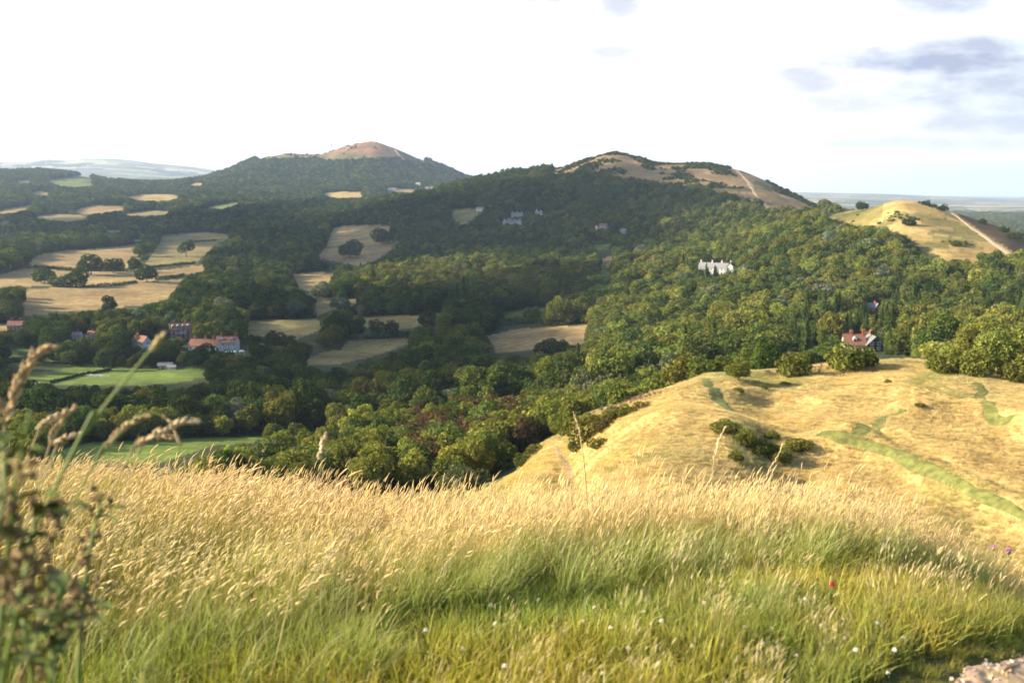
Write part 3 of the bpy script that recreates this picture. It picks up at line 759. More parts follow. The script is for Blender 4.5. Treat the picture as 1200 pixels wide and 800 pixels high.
# ------------------------------------------------------------------ which trees show largest: those become things of their own
def visible_area():
    n = len(WP); order = np.argsort(WP[:, 3]); occ = np.full(1500, -9.0); area = np.zeros(n); pos = np.zeros((n, 2))
    for k in order:
        x, y, z, r, px, py, W, Hh = WP[k]
        a = int(px - .42 * W * F / r + 150); b = int(px + .42 * W * F / r + 151)
        if b < 1 or a > 1499: continue
        a, b = max(a, 0), min(b, 1500)
        j = int(np.clip((math.log(r * .985) - LR[0]) / (LR[1] - LR[0]), 0, NR - 1)); i, _ = _tidx(np.array(math.atan2(x, y)))
        top = (z + Hh * .93 * con_h[k]) / r; base = max(z / r, RUNMAX[int(i), j])
        o = np.maximum(occ[a:b], base); v = np.maximum(top - o, 0) * F
        inside = (np.arange(a, b) >= 150) & (np.arange(a, b) < 1350)
        area[k] = (v * inside).sum()
        pos[k] = px, 400 - 0 + 0
        ytop = py - Hh * con_h[k] * F / r; pos[k, 1] = ytop + min(max(v.mean(), 1), 30) * .5
        occ[a:b] = np.maximum(occ[a:b], top * np.ones(b - a) - .12 * Hh / r * np.abs(np.linspace(-1, 1, b - a)))
    return area, pos
AREA, VPOS = visible_area()

def where_words(px, py, r):
    if r < 345:
        if px < 420: return 'in the thicket below tall grass'
        if px < 640: return 'in the thicket near rusty crowns'
        if px < 860: return 'behind the golden mound'
        return 'just behind the golden hilltop'
    if r < 520 and 900 < px < 1110: return 'near the red-roofed house'
    if px < 330:
        if r < 480: return 'in the dark valley wood'
        if r < 950: return 'around the white inn'
        return 'beside the tan fields'
    if px < 690:
        if r < 480: return 'in dark wood beyond the thicket'
        if r < 950: return 'in the belts between fields'
        return 'on the middle hill flank'
    if px < 900: return 'in the wood below the white house'
    return 'in the wood under the golden hill'

USED = {}
def unique_label(base, px, py):
    s = '%s, %d%% across, %d%% down' % (base, round(px / 12), round(py / 8))
    k = 0
    while s in USED:
        k += 1; s = '%s, %.1f%% across, %.1f%% down' % (base, px / 12 + .05 * (k - 1), py / 8)
    USED[s] = 1
    return s

def plant(name, proto, loc, rz, sx, sz, tint, label, cat, group):
    P = PROTO[proto]
    o = empty(name, loc, rz); o.scale = (sx, sx, sz); setp(o, label, cat, group)
    t = obj('trunk', P['trunk'], o); c = obj('crown', P['crown'], o)
    c['tint'] = [float(v) for v in tint]
    return o

def size_word(W, Hh):
    q = Hh / W
    a = 'small' if W < 6.6 else ('large' if W > 11.5 else '')
    b = 'tall' if q > 1.2 else ('spreading' if q < .97 else 'rounded')
    return (a + ' ' + b).strip()

rank = np.argsort(-AREA)
bl = [k for k in rank if not con[k] and AREA[k] > 0 and k < SCRUB0][:300]
cf = [k for k in rank if con[k] and AREA[k] > 12][:60]
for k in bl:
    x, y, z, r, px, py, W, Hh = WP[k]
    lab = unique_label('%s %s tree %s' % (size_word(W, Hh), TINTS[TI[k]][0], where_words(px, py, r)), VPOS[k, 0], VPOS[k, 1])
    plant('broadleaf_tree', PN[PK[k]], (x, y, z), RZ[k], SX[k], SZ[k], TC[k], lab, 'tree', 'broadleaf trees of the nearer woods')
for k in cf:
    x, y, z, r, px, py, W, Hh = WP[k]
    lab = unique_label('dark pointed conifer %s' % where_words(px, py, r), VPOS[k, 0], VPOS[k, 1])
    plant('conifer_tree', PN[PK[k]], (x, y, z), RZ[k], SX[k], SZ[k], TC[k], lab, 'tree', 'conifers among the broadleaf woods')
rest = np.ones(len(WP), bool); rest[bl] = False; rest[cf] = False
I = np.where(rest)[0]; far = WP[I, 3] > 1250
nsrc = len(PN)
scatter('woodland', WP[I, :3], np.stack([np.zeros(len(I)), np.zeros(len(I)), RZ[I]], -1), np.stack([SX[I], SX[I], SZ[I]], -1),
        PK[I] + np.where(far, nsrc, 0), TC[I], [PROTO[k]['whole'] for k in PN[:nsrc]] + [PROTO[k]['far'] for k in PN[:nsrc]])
# ------------------------------------------------------------------ buildings
def M_paint(name, col, **k): return mat_plain(name, col, **k)
MT = dict(white=mat_plain('white_render', (.44, .435, .42), .85, .12, .8), cream=mat_plain('cream_render', (.6, .55, .45), .85, .1, .8), brick=mat_plain('red_brick', (.27, .085, .06), .9, .25, 4),
          stone=mat_plain('grey_stone', (.33, .32, .30), .9, .2, 2), tile=mat_plain('red_clay_tiles', (.175, .085, .056), .85, .3, 3), tile2=mat_plain('brown_tiles', (.20, .10, .07), .85, .3, 3),
          slate=mat_plain('grey_slate', (.16, .155, .15), .6, .2, 3), pale=mat_plain('pale_slate', (.21, .205, .20), .6, .15, 3), dark=mat_plain('dark_timber', (.05, .045, .04), .8, .2, 3),
          glass=mat_plain('window_glass', (.03, .035, .04), .1, .1, 1, .6), pot=mat_plain('clay_pot', (.32, .13, .07), .9, .2, 5), frame=mat_plain('white_frame', (.8, .8, .78), .6, .05, 1))

def block(root, pos, yaw, w, d, h, rh, wall, roof, chim=(), wins=(), dorm=0, chim_mat='brick', over=.35, door=None):
    M = Matrix.Translation(Vector((pos[0], pos[1], 0))) @ Matrix.Rotation(R(yaw), 4, 'Z')
    T = lambda V: [tuple(M @ Vector(p)) for p in V]
    b = MB(); x, y = w / 2, d / 2
    b.add(T([(-x, -y, -4), (x, -y, -4), (x, y, -4), (-x, y, -4), (-x, -y, h), (x, -y, h), (x, y, h), (-x, y, h), (-x, 0, h + rh - .05), (x, 0, h + rh - .05)]),
          [(0, 1, 5, 4), (1, 2, 6, 9, 5), (2, 3, 7, 6), (3, 0, 4, 8, 7), (4, 5, 9, 8), (6, 7, 8, 9)])
    b.build('wall', MT[wall], root)
    rb = MB(); sl = rh / y
    for s in (-1, 1):
        e = y + over; ze = h + rh - sl * e
        rb.add(T([(-x - over, s * e, ze), (x + over, s * e, ze), (x + over, 0, h + rh), (-x - over, 0, h + rh), (-x - over, s * e, ze + .25), (x + over, s * e, ze + .25), (x + over, 0, h + rh + .27), (-x - over, 0, h + rh + .27)]),
               [(0, 1, 2, 3), (4, 5, 6, 7), (0, 1, 5, 4), (1, 2, 6, 5), (2, 3, 7, 6), (3, 0, 4, 7)])
    rb.tube(T([(-x - over, 0, h + rh + .3), (x + over, 0, h + rh + .3)]), .16, 6)
    ro = rb.build('roof', MT[roof], root)
    for (cx, cy_, ch) in chim:
        c = MB(); zb = h + rh - sl * abs(cy_) - .8; zt = h + rh + ch
        c.box((cx, cy_, (zb + zt) / 2), (1.25, .8, zt - zb), M); c.box((cx, cy_, zt + .1), (1.45, 1.0, .2), M)
        co_ = c.build('chimney', MT[chim_mat], ro)
        if w < 26:
            p = MB()
            for q in (-.32, .32): p.tube(T([(cx + q, cy_, zt + .2), (cx + q, cy_, zt + .85)]), [.19, .15], 7)
            p.build('chimney_pot', MT['pot'], root)
    for (face, u, z, ww, hh) in wins:
        f = MB(); p = MB()
        if face in 'fb':
            s = -1 if face == 'f' else 1
            f.box((u, s * (y + .03), z), (ww + .3, .12, hh + .3), M); p.box((u, s * (y + .075), z), (ww, .08, hh), M)
            f.box((u, s * (y + .1), z), (.09, .08, hh), M); f.box((u, s * (y + .1), z - .02), (ww, .075, .08), M)
        else:
            s = 1 if face == 'r' else -1
            f.box((s * (x + .03), u, z), (.12, ww + .3, hh + .3), M); p.box((s * (x + .075), u, z), (.08, ww, hh), M)
            f.box((s * (x + .1), u, z), (.08, .09, hh), M); f.box((s * (x + .1), u, z - .02), (.075, ww, .08), M)
        fo = f.build('window', MT['frame'], root); p.build('pane', MT['glass'], fo)
    for k in range(dorm):
        u = (k + .5) / dorm * w * .92 - w * .46; dy = -y * .62; dz = h + rh * .34
        q = MB(); ww = min(1.7, w / dorm * .5)
        q.add(T([(u - ww / 2, dy - .5, dz - .5), (u + ww / 2, dy - .5, dz - .5), (u + ww / 2, 0, dz - .5), (u - ww / 2, 0, dz - .5), (u - ww / 2, dy - .5, dz + 1.3), (u + ww / 2, dy - .5, dz + 1.3), (u + ww / 2, 0, dz + 1.3), (u - ww / 2, 0, dz + 1.3), (u, dy - .5, dz + 2.0), (u, 0, dz + 2.0)]),
              [(0, 1, 5, 8, 4), (1, 2, 6, 5), (3, 0, 4, 7), (5, 6, 9, 8), (7, 4, 8, 9)])
        dd = q.build('dormer', MT['white'], ro)
        g = MB(); g.box((u, dy - .53, dz + .4), (ww * .6, .1, 1.0), M); g.build('pane', MT['glass'], dd)
    if door:
        q = MB(); q.box((door, -y - .05, 1.05), (1.1, .14, 2.1), M); q.build('door', MT['dark'], root)

def house(key, name, label, yaw=0, cat='house'):
    x, y, z, r, m = SITES[key]
    return setp(empty(name, (x, y, z), -math.atan2(x, y) + R(yaw)), label, cat), m

fw = lambda n, w, z, ww=1.1, hh=1.4: [('f', (k + .5) / n * w - w / 2, z, ww, hh) for k in range(n)]
gw = lambda us, z, ww=1.0, hh=1.3, f='r': [(f, u, z, ww, hh) for u in us]

t, m = house('inn', 'country_inn', 'long white inn with red tiled roofs and brick chimneys among valley trees', cat='inn')
block(t, (-5, 0), -27, 34 * m, 8.5, 4.8, 3.7, 'white', 'tile', [(-7, 0, 1.6), (0, .8, 1.8), (6, 0, 1.9)], fw(6, 34 * m, 3.3) + fw(6, 34 * m, 1.2) + gw((-1.8, 1.8), 3.4) + gw((-1.8, 1.8), 1.3), door=2)
block(t, (9.5, 6), -18, 24 * m, 7.5, 5.4, 3.4, 'white', 'tile', [(-4, 0, 1.9), (5.4, 0, 1.9)], fw(4, 24 * m, 3.9) + fw(4, 24 * m, 1.5) + gw((-1.6, 1.6), 4.0), dorm=2)
t, m = house('brick', 'brick_house', 'tall red brick house with four white dormers above the white inn')
block(t, (0, 0), 4, 24 * m, 10, 7.6, 3.8, 'brick', 'tile2', [(-4, 0, 1.6), (4, 0, 1.6)], fw(5, 24 * m, 6.2, 1.2, 1.5) + fw(5, 24 * m, 3.6, 1.2, 1.5) + fw(5, 24 * m, 1.1, 1.2, 1.4), dorm=4, door=0)
b = MB(); b.box((0, -6.0, 4.9), (7.5, 1.8, .25)); b.box((0, -6.85, 5.4), (7.5, .1, .8))
for q in (-3.5, 0, 3.5): b.box((q, -6.7, 2.3), (.25, .25, 5))
b.build('balcony', MT['white'], t)
t, m = house('cottage', 'white_cottage', 'white gabled cottage with a brown roof left of the inn')
block(t, (0, 0), -52, 12, 6.5, 5, 3.3, 'white', 'tile2', [(-3, 0, 1.4)], fw(3, 12, 3.6) + gw((0,), 4.4, 1.6, 1.4) + gw((-1.4, 1.4), 1.5, 1.2, 1.5), door=-2)
b = MB(); b.box((3.2, -7.2, 1.4), (4.5, 3, 2.8)); b.build('porch', MT['white'], t)
t, m = house('terrace', 'white_terrace', 'long white terrace with tall chimneys in woods on the middle hill')
block(t, (0, 0), 0, 20 * m, 9, 6, 3, 'white', 'slate', [(-13, 0, 2.2), (-5, 0, 2.2), (4, 0, 2.2), (13, 0, 2.2)], fw(9, 20 * m, 4.4, 1.3, 1.7) + fw(9, 20 * m, 1.4, 1.3, 1.7), chim_mat='white')
for q in (-12.5, 12.5): block(t, (q, -3.2), 90, 6, 6, 6.2, 3.2, 'white', 'slate', (), gw((0,), 4.4, 1.6, 1.8, 'l'))
t, m = house('row', 'small_terrace', 'small pale terrace half hidden behind the long white terrace')
block(t, (0, 0), 0, 14 * m, 7, 5, 2.4, 'stone', 'slate', [(-8, 0, 1.6), (0, 0, 1.6), (8, 0, 1.6)], fw(7, 14 * m, 3.4, 1.2, 1.5), chim_mat='white')
t, m = house('gable', 'white_house', 'white house with steep twin gables right of the long terrace')
block(t, (-3, 0), 90, 9, 6, 6, 4.2, 'white', 'slate', [(0, 0, 1.5)], gw((0,), 5, 1.6, 1.6, 'l') + gw((-1.5, 1.5), 2, 1.2, 1.6, 'l'), chim_mat='white')
block(t, (4, 1), 90, 9, 6, 5, 3.8, 'white', 'slate', (), gw((0,), 4, 1.6, 1.6, 'l'))
t, m = house('white_red', 'white_house', 'white house with red brown roof alone in the dark hillside wood')
block(t, (0, 0), -35, 14, 8, 6.4, 3.6, 'white', 'tile', [(-4, 0, 1.6)], fw(4, 14, 4.8, 1.2, 1.5) + fw(4, 14, 1.8, 1.2, 1.5) + gw((0,), 5, 1.4, 1.5))
block(t, (-8, 2), 50, 8, 6, 5, 3, 'white', 'tile2', [(2, 0, 1.4)], fw(2, 8, 3.5))
t, m = house('grey', 'grey_house', 'grey gabled house right of the white house with red roof')
block(t, (0, 0), -40, 10, 7, 5, 3.4, 'stone', 'slate', [(-3, 0, 1.4)], fw(3, 10, 3.4) + gw((0,), 4))
t, m = house('long_white', 'large_white_house', 'large long white house with four white chimneys in sunlit trees')
block(t, (-2, 0), -14, 33 * m, 9, 6.2, 3.4, 'white', 'pale', [(-11.5, 0, 2.2), (-1.5, 0, 2.2), (7, 0, 2.2)], fw(8, 33 * m, 4.6, 1.3, 1.7) + fw(8, 33 * m, 1.6, 1.3, 1.7), chim_mat='white')
block(t, (13, -2.5), -105, 10, 8, 6.4, 3.8, 'white', 'pale', [(2.5, 0, 2.0)], gw((-1.8, 1.8), 4.6, 1.2, 1.5), chim_mat='white')
t, m = house('hotel', 'red_roofed_house', 'red tiled house with tall brick chimneys behind the golden hilltop')
block(t, (-3.0, 0), 12, 23 * m, 7.5, 3.6, 4.0, 'white', 'tile', [(-1.2, 0, 1.3), (4.0, -.3, 1.9)], fw(4, 23 * m, 2.4, 1.1, 1.2), dorm=1)
block(t, (4.6, 1.5), -68, 8.5, 7.4, 3.8, 3.4, 'dark', 'slate', [(-2.6, .3, 1.6)], gw((-1.6, 1.6), 4.4, 1.3, 1.3) + gw((-1.6, 1.6), 2.2, 1.2, 1.3) + fw(2, 8.5, 2.4))
t, m = house('hidden', 'stone_house', 'grey roofed brick house deep in the trees above the red-roofed house')
block(t, (0, 0), -25, 14 * m, 6, 3.4, 2.4, 'brick', 'pale', [(2, 0, 1.0)], fw(3, 14 * m, 2.4) + gw((0,), 3))
t, m = house('farm', 'brick_farmhouse', 'dull red farmhouse at the left edge beside the tan field')
block(t, (0, 0), -20, 16 * m, 7, 4.6, 3, 'brick', 'tile2', [(-3, 0, 1.3), (3, 0, 1.3)], fw(4, 16 * m, 3.3) + fw(4, 16 * m, 1.2))
t, m = house('bungalow', 'bungalow', 'low white bungalow in trees left of the white cottage')
block(t, (0, 0), -20, 11 * m, 6, 2.6, 2, 'white', 'slate', [(1, 0, .9)], fw(3, 11 * m, 1.4))
t, m = house('lodge', 'small_lodge', 'small white lodge between the low bungalow and the white cottage')
block(t, (0, 0), -50, 6.5, 5, 3, 2.2, 'white', 'tile2', [(1, 0, .9)], fw(2, 6.5, 1.6) + gw((0,), 2.4))
t, m = house('villa', 'white_villa', 'white roofed villa in dark trees beyond the tan valley fields')
block(t, (0, 0), -12, 14 * m, 8, 4, 2.4, 'white', 'pale', [(2, 0, 1.2)], fw(5, 14 * m, 2.4, 1.3, 1.4))
t, m = house('barn', 'field_barn', 'small grey barn at the top corner of the tan field', cat='barn')
block(t, (0, 0), -12, 9 * m, 7, 3.4, 2.4, 'dark', 'pale', (), ())
t, m = house('upper', 'hillside_house', 'small pale house beside the green meadow on the middle hill')
block(t, (0, 0), -25, 9 * m, 7, 4, 2.6, 'white', 'pale', [(2, 0, 1.2)], fw(3, 9 * m, 2.6))
t, m = house('far_long', 'farm_building', 'long pale farm building below the far peak', cat='farm')
block(t, (0, 0), 0, 10 * m, 12, 5, 3, 'cream', 'pale', (), fw(4, 10 * m, 3, 1.6, 1.4))
t, m = house('far_white', 'white_villa', 'far white villa on the lower slope of the far peak')
block(t, (0, 0), -25, 6 * m, 10, 8, 5, 'white', 'pale', [(3, 0, 2)], fw(3, 6 * m, 5, 1.6, 2) )
t, m = house('far_pair', 'pale_house', 'far cream house at the foot of the far peak beside the skyline dip')
block(t, (-5, 0), -20, 4.5 * m, 10, 8, 5, 'cream', 'tile2', [(3, 0, 2)], fw(2, 4.5 * m, 5, 1.6, 2)); block(t, (12, 4), -20, 4 * m, 9, 7, 5, 'white', 'slate', (), fw(2, 4 * m, 4, 1.6, 2))

t, m = house('shed', 'garden_outbuilding', 'low white outbuilding with grey roof above the green field', cat='outbuilding')
block(t, (2, 2), -10, 8, 4, 2.2, 1.3, 'dark', 'slate', (), fw(3, 8, 1.3)); block(t, (5.5, -1.5), -20, 4.5, 3, 1.7, .8, 'white', 'pale', (), fw(2, 4.5, 1.0, .7, .7))
x, y, z, r, m = SITES['shed']
# pale garden canopies on the inn's lawn
x, y, z, r, m = SITES['canopy']
for k, (dx, dy, s, lab) in enumerate(((-4.5, -1, 3.2, 'pale square garden canopy nearest the white inn gable'), (0, -2.5, 3.6, 'pale garden canopy between two others on the inn lawn'), (4.8, -.5, 3.4, 'pale square garden canopy farthest right on the inn lawn'))):
    xx, yy = x + dx, y + dy
    t = setp(empty('garden_canopy', (xx, yy, float(H(xx, yy))), R(12 * k)), lab, 'canopy', 'garden canopies on the inn lawn')
    b = MB(); a = s / 2
    b.add([(-a, -a, 2.3), (a, -a, 2.3), (a, a, 2.3), (-a, a, 2.3), (-a, -a, 2.5), (a, -a, 2.5), (a, a, 2.5), (-a, a, 2.5), (0, 0, 3.5)], [(0, 1, 5, 4), (1, 2, 6, 5), (2, 3, 7, 6), (3, 0, 4, 7), (4, 5, 8), (5, 6, 8), (6, 7, 8), (7, 4, 8)])
    b.build('cover', mat_plain('pale_canvas', (.66, .72, .62), .9, .05, 1), t)
    for sx in (-1, 1):
        for sy in (-1, 1):
            q = MB(); q.tube([(sx * a * .93, sy * a * .93, 0), (sx * a * .93, sy * a * .93, 2.35)], .05, 6); q.build('post', MT['frame'], t)
# heap of pale stones on the green field
x, y, z, r, m = SITES['stones']; g = np.random.default_rng(3); b = MB()
for k in range(60):
    u = g.normal(0, 1, 2) * (18 * m * .24, 1.1); s = g.uniform(.3, .9); px_, py_ = x + u[0], y + u[1]
    b.box((px_ - x, py_ - y, float(H(px_, py_)) - z + s * .25), (s * 1.3, s, s * .8), Matrix.Rotation(g.uniform(0, .35), 4, 'X') if False else None, .7)
setp(obj('stone_heap', b.mesh('stone_heap', mat_plain('pale_stone', (.5, .47, .42), .9, .2, 2)), None, (x, y, z)), 'heap of pale stones lying across the bright green field', 'stones')

# lattice mast on the skyline of the far peak
x, y, z = at(389, 4780, 182); t = setp(empty('transmission_tower', (x, y, z), .4), 'tiny lattice pylon on the shoulder of the far peak', 'pylon')
mm = mat_plain('galvanised_steel', (.16, .16, .17), .5, .1, 1); b = MB(); hh = 36
for sx in (-1, 1):
    for sy in (-1, 1): b.tube([(sx * 4.2, sy * 4.2, -2), (sx * 1.1, sy * 1.1, hh * .7), (sx * .3, sy * .3, hh)], .42, 4)
for k in range(6):
    z0 = k * hh / 8.5; z1 = z0 + hh / 8.5; w0 = 4.2 - 3.1 * z0 / (hh * .7); w1 = 4.2 - 3.1 * z1 / (hh * .7)
    for sx, sy in ((1, 1), (-1, 1), (-1, -1), (1, -1)): b.tube([(sx * w0, sy * w0, z0), (-sy * w1, sx * w1, z1)], .2, 4)
b.build('lattice_tower', mm, t)
for q, L in ((.68, 8), (.8, 10), (.92, 7)):
    c = MB(); c.tube([(-L, 0, hh * q), (L, 0, hh * q)], .4, 4); c.tube([(-L, 0, hh * q), (0, 0, hh * q + 2.2), (L, 0, hh * q)], .3, 4); c.build('cross_arm', mm, t)
# ------------------------------------------------------------------ field trees, hedges, bushes, paths
FT = [  # px, base py, height px, proto, tint, label
 (107, 322, 23, 'oak_a', 'dark green', 'large round dark oak on the hedge line between tan fields'),
 (133, 320, 16, 'oak_e', 'dark green', 'medium oak just right of the large round oak on the hedge'),
 (157, 318, 17, 'oak_f', 'deep green', 'leafy oak where two hedges meet in the tan fields'),
 (52, 332, 17, 'oak_b', 'deep green', 'leftmost round tree on the tan field strip'),
 (67, 336, 12, 'oak_e', 'grey green', 'small grey green tree between two bigger field trees'),
 (89, 336, 19, 'oak_b', 'dark green', 'spreading dark tree on the lower hedge of the tan field'),
 (172, 330, 18, 'oak_b', 'dark green', 'round dark tree near the right end of the lower hedge'),
 (218, 301, 19, 'cedar', 'dark green', 'lone flat-topped pine in the right-hand tan field'),
 (166, 300, 14, 'oak_e', 'deep green', 'lower tree of the double row running up the tan field'),
 (173, 291, 15, 'oak_c', 'dark green', 'middle tree of the double row running up the tan field'),
 (181, 283, 16, 'oak_a', 'deep green', 'top tree of the double row running up the tan field'),
 (128, 368, 21, 'oak_d', 'dark green', 'upright dark tree alone below the lower tan field'),
 (449, 286, 18, 'oak_b', 'dark green', 'wide dark tree on the right of the sloping tan field'),
 (410, 302, 20, 'oak_b', 'deep green', 'tree clump between the two sloping tan fields'),
 (375, 352, 22, 'oak_c', 'silvery', 'silvery willow below the small brown field'),
 (342, 372, 20, 'oak_b', 'silvery', 'silvery tree on the hedge above the pale meadow'),
 (398, 365, 17, 'oak_e', 'silvery', 'small silvery tree on the meadow corner'),
 (453, 352, 14, 'oak_e', 'silvery', 'silvery tree at the foot of the pale plantation'),
 (390, 402, 34, 'oak_d', 'dark green', 'tall dark tree between two pale meadows'),
 (419, 396, 25, 'oak_d', 'dark green', 'slim dark tree right of the tall one between meadows'),
 (444, 396, 22, 'cedar', 'dark green', 'dark pine on the hedge between the meadows'),
 (460, 396, 23, 'oak_f', 'dark green', 'upright dark tree on the hedge right of the pine'),
 (503, 384, 20, 'oak_b', 'dark green', 'round dark tree right of the pale meadow'),
 (578, 381, 21, 'oak_a', 'dark green', 'bushy dark tree above the sunlit brown field'),
 (624, 375, 16, 'oak_e', 'mid green', 'pale green round tree on the bright strip'),
 (640, 417, 21, 'oak_b', 'dark green', 'dark tree at the lower edge of the brown field'),
 (658, 416, 18, 'oak_e', 'deep green', 'second tree at the lower edge of the brown field'),
 (122, 434, 25, 'oak_d', 'deep green', 'upright tree standing on the bright green field'),
 (236, 428, 24, 'oak_b', 'dark green', 'broad dark tree in front of the inn'),
 (264, 430, 20, 'oak_a', 'deep green', 'round tree in front of the inn gable'),
 (70, 424, 15, 'oak_e', 'dark green', 'left tree of the pair between small green fields'),
 (82, 424, 17, 'oak_b', 'dark green', 'right tree of the pair between small green fields'),
 (49, 424, 14, 'oak_e', 'dark green', 'small dark tree at the end of the green strip'),
 (330, 420, 30, 'oak_a', 'dark green', 'large round tree below the striped meadow'),
 (318, 408, 22, 'oak_f', 'dark green', 'dark tree on the left edge of the striped meadow'),
 (1010, 246.5, 9.5, 'oak_b', 'dark green', 'lone dark round tree in the skyline dip'),
 (1085, 240.5, 5.5, 'bush_a', 'dark green', 'small dark bush on the golden hill crest'),
 (1093, 243, 4, 'bush_b', 'dark green', 'low dark bush beside the crest path'),
 (1105, 247, 7, 'bush_a', 'dark green', 'larger dark bush right of the crest path'),
 (1151, 262, 6, 'bush_c', 'dark green', 'dark bush on the brown right flank of the golden hill'),
 (1177, 272, 6, 'bush_a', 'dark green', 'dark bush low on the right flank of the golden hill'),
 (1190, 280, 8, 'bush_b', 'deep green', 'rightmost scrub bush on the brown flank'),
 (970, 250, 7, 'bush_a', 'dark green', 'dark bush at the foot of the middle hill skyline'),
 (1065, 264, 9, 'bush_a', 'dark green', 'dark green scrub on the golden hill face'),
 (1120, 288, 6, 'bush_b', 'mid green', 'small bush alone on the lower golden slope'),
 # thicket and earthwork bushes
 (652, 498, 22, 'bush_a', 'olive green', 'olive bush at the top of the eroded gully'),
 (641, 502, 20, 'bush_c', 'olive green', 'yellowish bush left of the eroded gully'),
 (690, 512, 30, 'bush_b', 'olive green', 'large scrubby bush right of the eroded gully'),
 (706, 505, 24, 'bush_a', 'bronze', 'brownish bush under the mound crest'),
 (722, 492, 18, 'bush_b', 'olive green', 'low bush climbing towards the mound crest'),
 (677, 528, 18, 'bush_a', 'mid green', 'small green bush at the foot of the scrubby bank'),
 (735, 486, 13, 'bush_a', 'olive green', 'olive scrub on the near side of the mound crest'),
 (752, 478, 9, 'bush_b', 'bronze', 'brownish low scrub just under the mound crest'),
 (664, 508, 15, 'bush_b', 'olive green', 'scrub beside the eroded gully head'),
 (628, 532, 15, 'bush_c', 'olive green', 'small olive bush left of the gully path'),
 (613, 545, 17, 'bush_a', 'mid green', 'green bush at the left foot of the golden mound'),
 (702, 524, 13, 'bush_b', 'olive green', 'dull scrub low on the left face of the mound'),
 (850, 506, 15, 'bush_b', 'olive green', 'green gorse clump below the grassy path end'),
 (872, 520, 18, 'bush_a', 'olive green', 'tall scrub clump in the hollow of the golden slope'),
 (893, 532, 18, 'bush_b', 'mid green', 'scrub clump in the middle of the hollow'),
 (915, 540, 20, 'bush_a', 'olive green', 'dark gorse at the right end of the hollow'),
 (935, 526, 14, 'bush_b', 'olive green', 'small dark gorse beside the path fork'),
 (862, 540, 16, 'bush_c', 'olive green', 'pale scrub low in the hollow'),
 (905, 514, 12, 'bush_c', 'olive green', 'low gorse above the hollow'),
 (865, 459, 6, 'bush_b', 'mid green', 'flat green bramble on the upper golden slope'),
 (895, 456, 6, 'bush_a', 'mid green', 'flat green bramble right of the first on the upper slope'),
 (920, 451, 5, 'bush_b', 'mid green', 'rightmost flat bramble on the upper slope'),
 (1040, 449, 6, 'bush_c', 'olive green', 'tiny lone bush on the hilltop grass'),
 (1078, 476, 5, 'bush_b', 'bronze', 'brown bracken patch on the hilltop'),
 (380, 540, 22, 'oak_f', 'rusty brown', 'small narrow rust red tree in the left thicket'),
 (518, 560, 50, 'oak_a', 'rusty brown', 'large rusty brown crown in the thicket'),
 (562, 530, 46, 'oak_c', 'rusty brown', 'upper rusty red brown tree in the thicket'),
 (570, 556, 50, 'bush_a', 'yellow green', 'bright yellow green bush right of the rusty crowns'),
 (530, 572, 42, 'bush_c', 'mid green', 'fresh green bush in front of the rusty crowns'),
 (545, 574, 30, 'bush_b', 'grey green', 'low grey green bush at the thicket front'),
 (395, 572, 46, 'bush_b', 'olive green', 'dull olive bush at the left front of the thicket'),
 (330, 566, 52, 'bush_a', 'grey green', 'wide pale grey green bush at the thicket left end'),
 (1140, 440, 34, 'bush_c', 'yellow green', 'big pale willow bush behind the hilltop at right'),
 (1105, 436, 28, 'bush_a', 'yellow green', 'pale willow bush left of the biggest one'),
 (1190, 446, 28, 'bush_a', 'olive green', 'rounded bush at the right edge behind the hilltop'),
 (865, 446, 28, 'oak_c', 'yellow green', 'pale rounded willow behind the upper path'),
 (930, 440, 27, 'bush_a', 'olive green', 'wide olive willow left of the red-roofed house'),
 (990, 432, 29, 'bush_a', 'yellow green', 'bright bush in front of the red-roofed house'),
 (1012, 430, 27, 'bush_c', 'mid green', 'green bush before the red-roofed house gable'),
 (944, 392, 48, 'fir_b', 'deep green', 'great dark fir left of the red-roofed house'),
 (978, 384, 36, 'fir_a', 'dark green', 'dark fir behind the red roof'),
 (1012, 396, 40, 'fir_b', 'dark green', 'broad dark fir above the red roof chimneys'),
 (1045, 408, 30, 'cedar', 'grey green', 'blue grey cedar right of the red-roofed house'),
]
for px, py, hp, pr, tn, lab in FT:
    s = SPEC[pr]
    x, y, z = hit(px, py, 60) if py > 420 else hit(px, py, 300)
    r = math.hypot(x, y); hm = hp * r / F; k = hm / s[1]
    if s[0] == 'bush' and hp < 16: k2 = k * 1.35
    else: k2 = k * 1.08
    g = rng.uniform(.9, 1.1)
    bush = s[0] == 'bush'
    plant('bush' if bush else ('conifer_tree' if s[0] == 'conifer' else ('pine_tree' if pr == 'cedar' else 'field_tree')), pr, (x, y, z - .1), rng.uniform(0, 6.28), k2, k, np.array(TD[tn]) * g, lab, 'bush' if bush else 'tree', None)

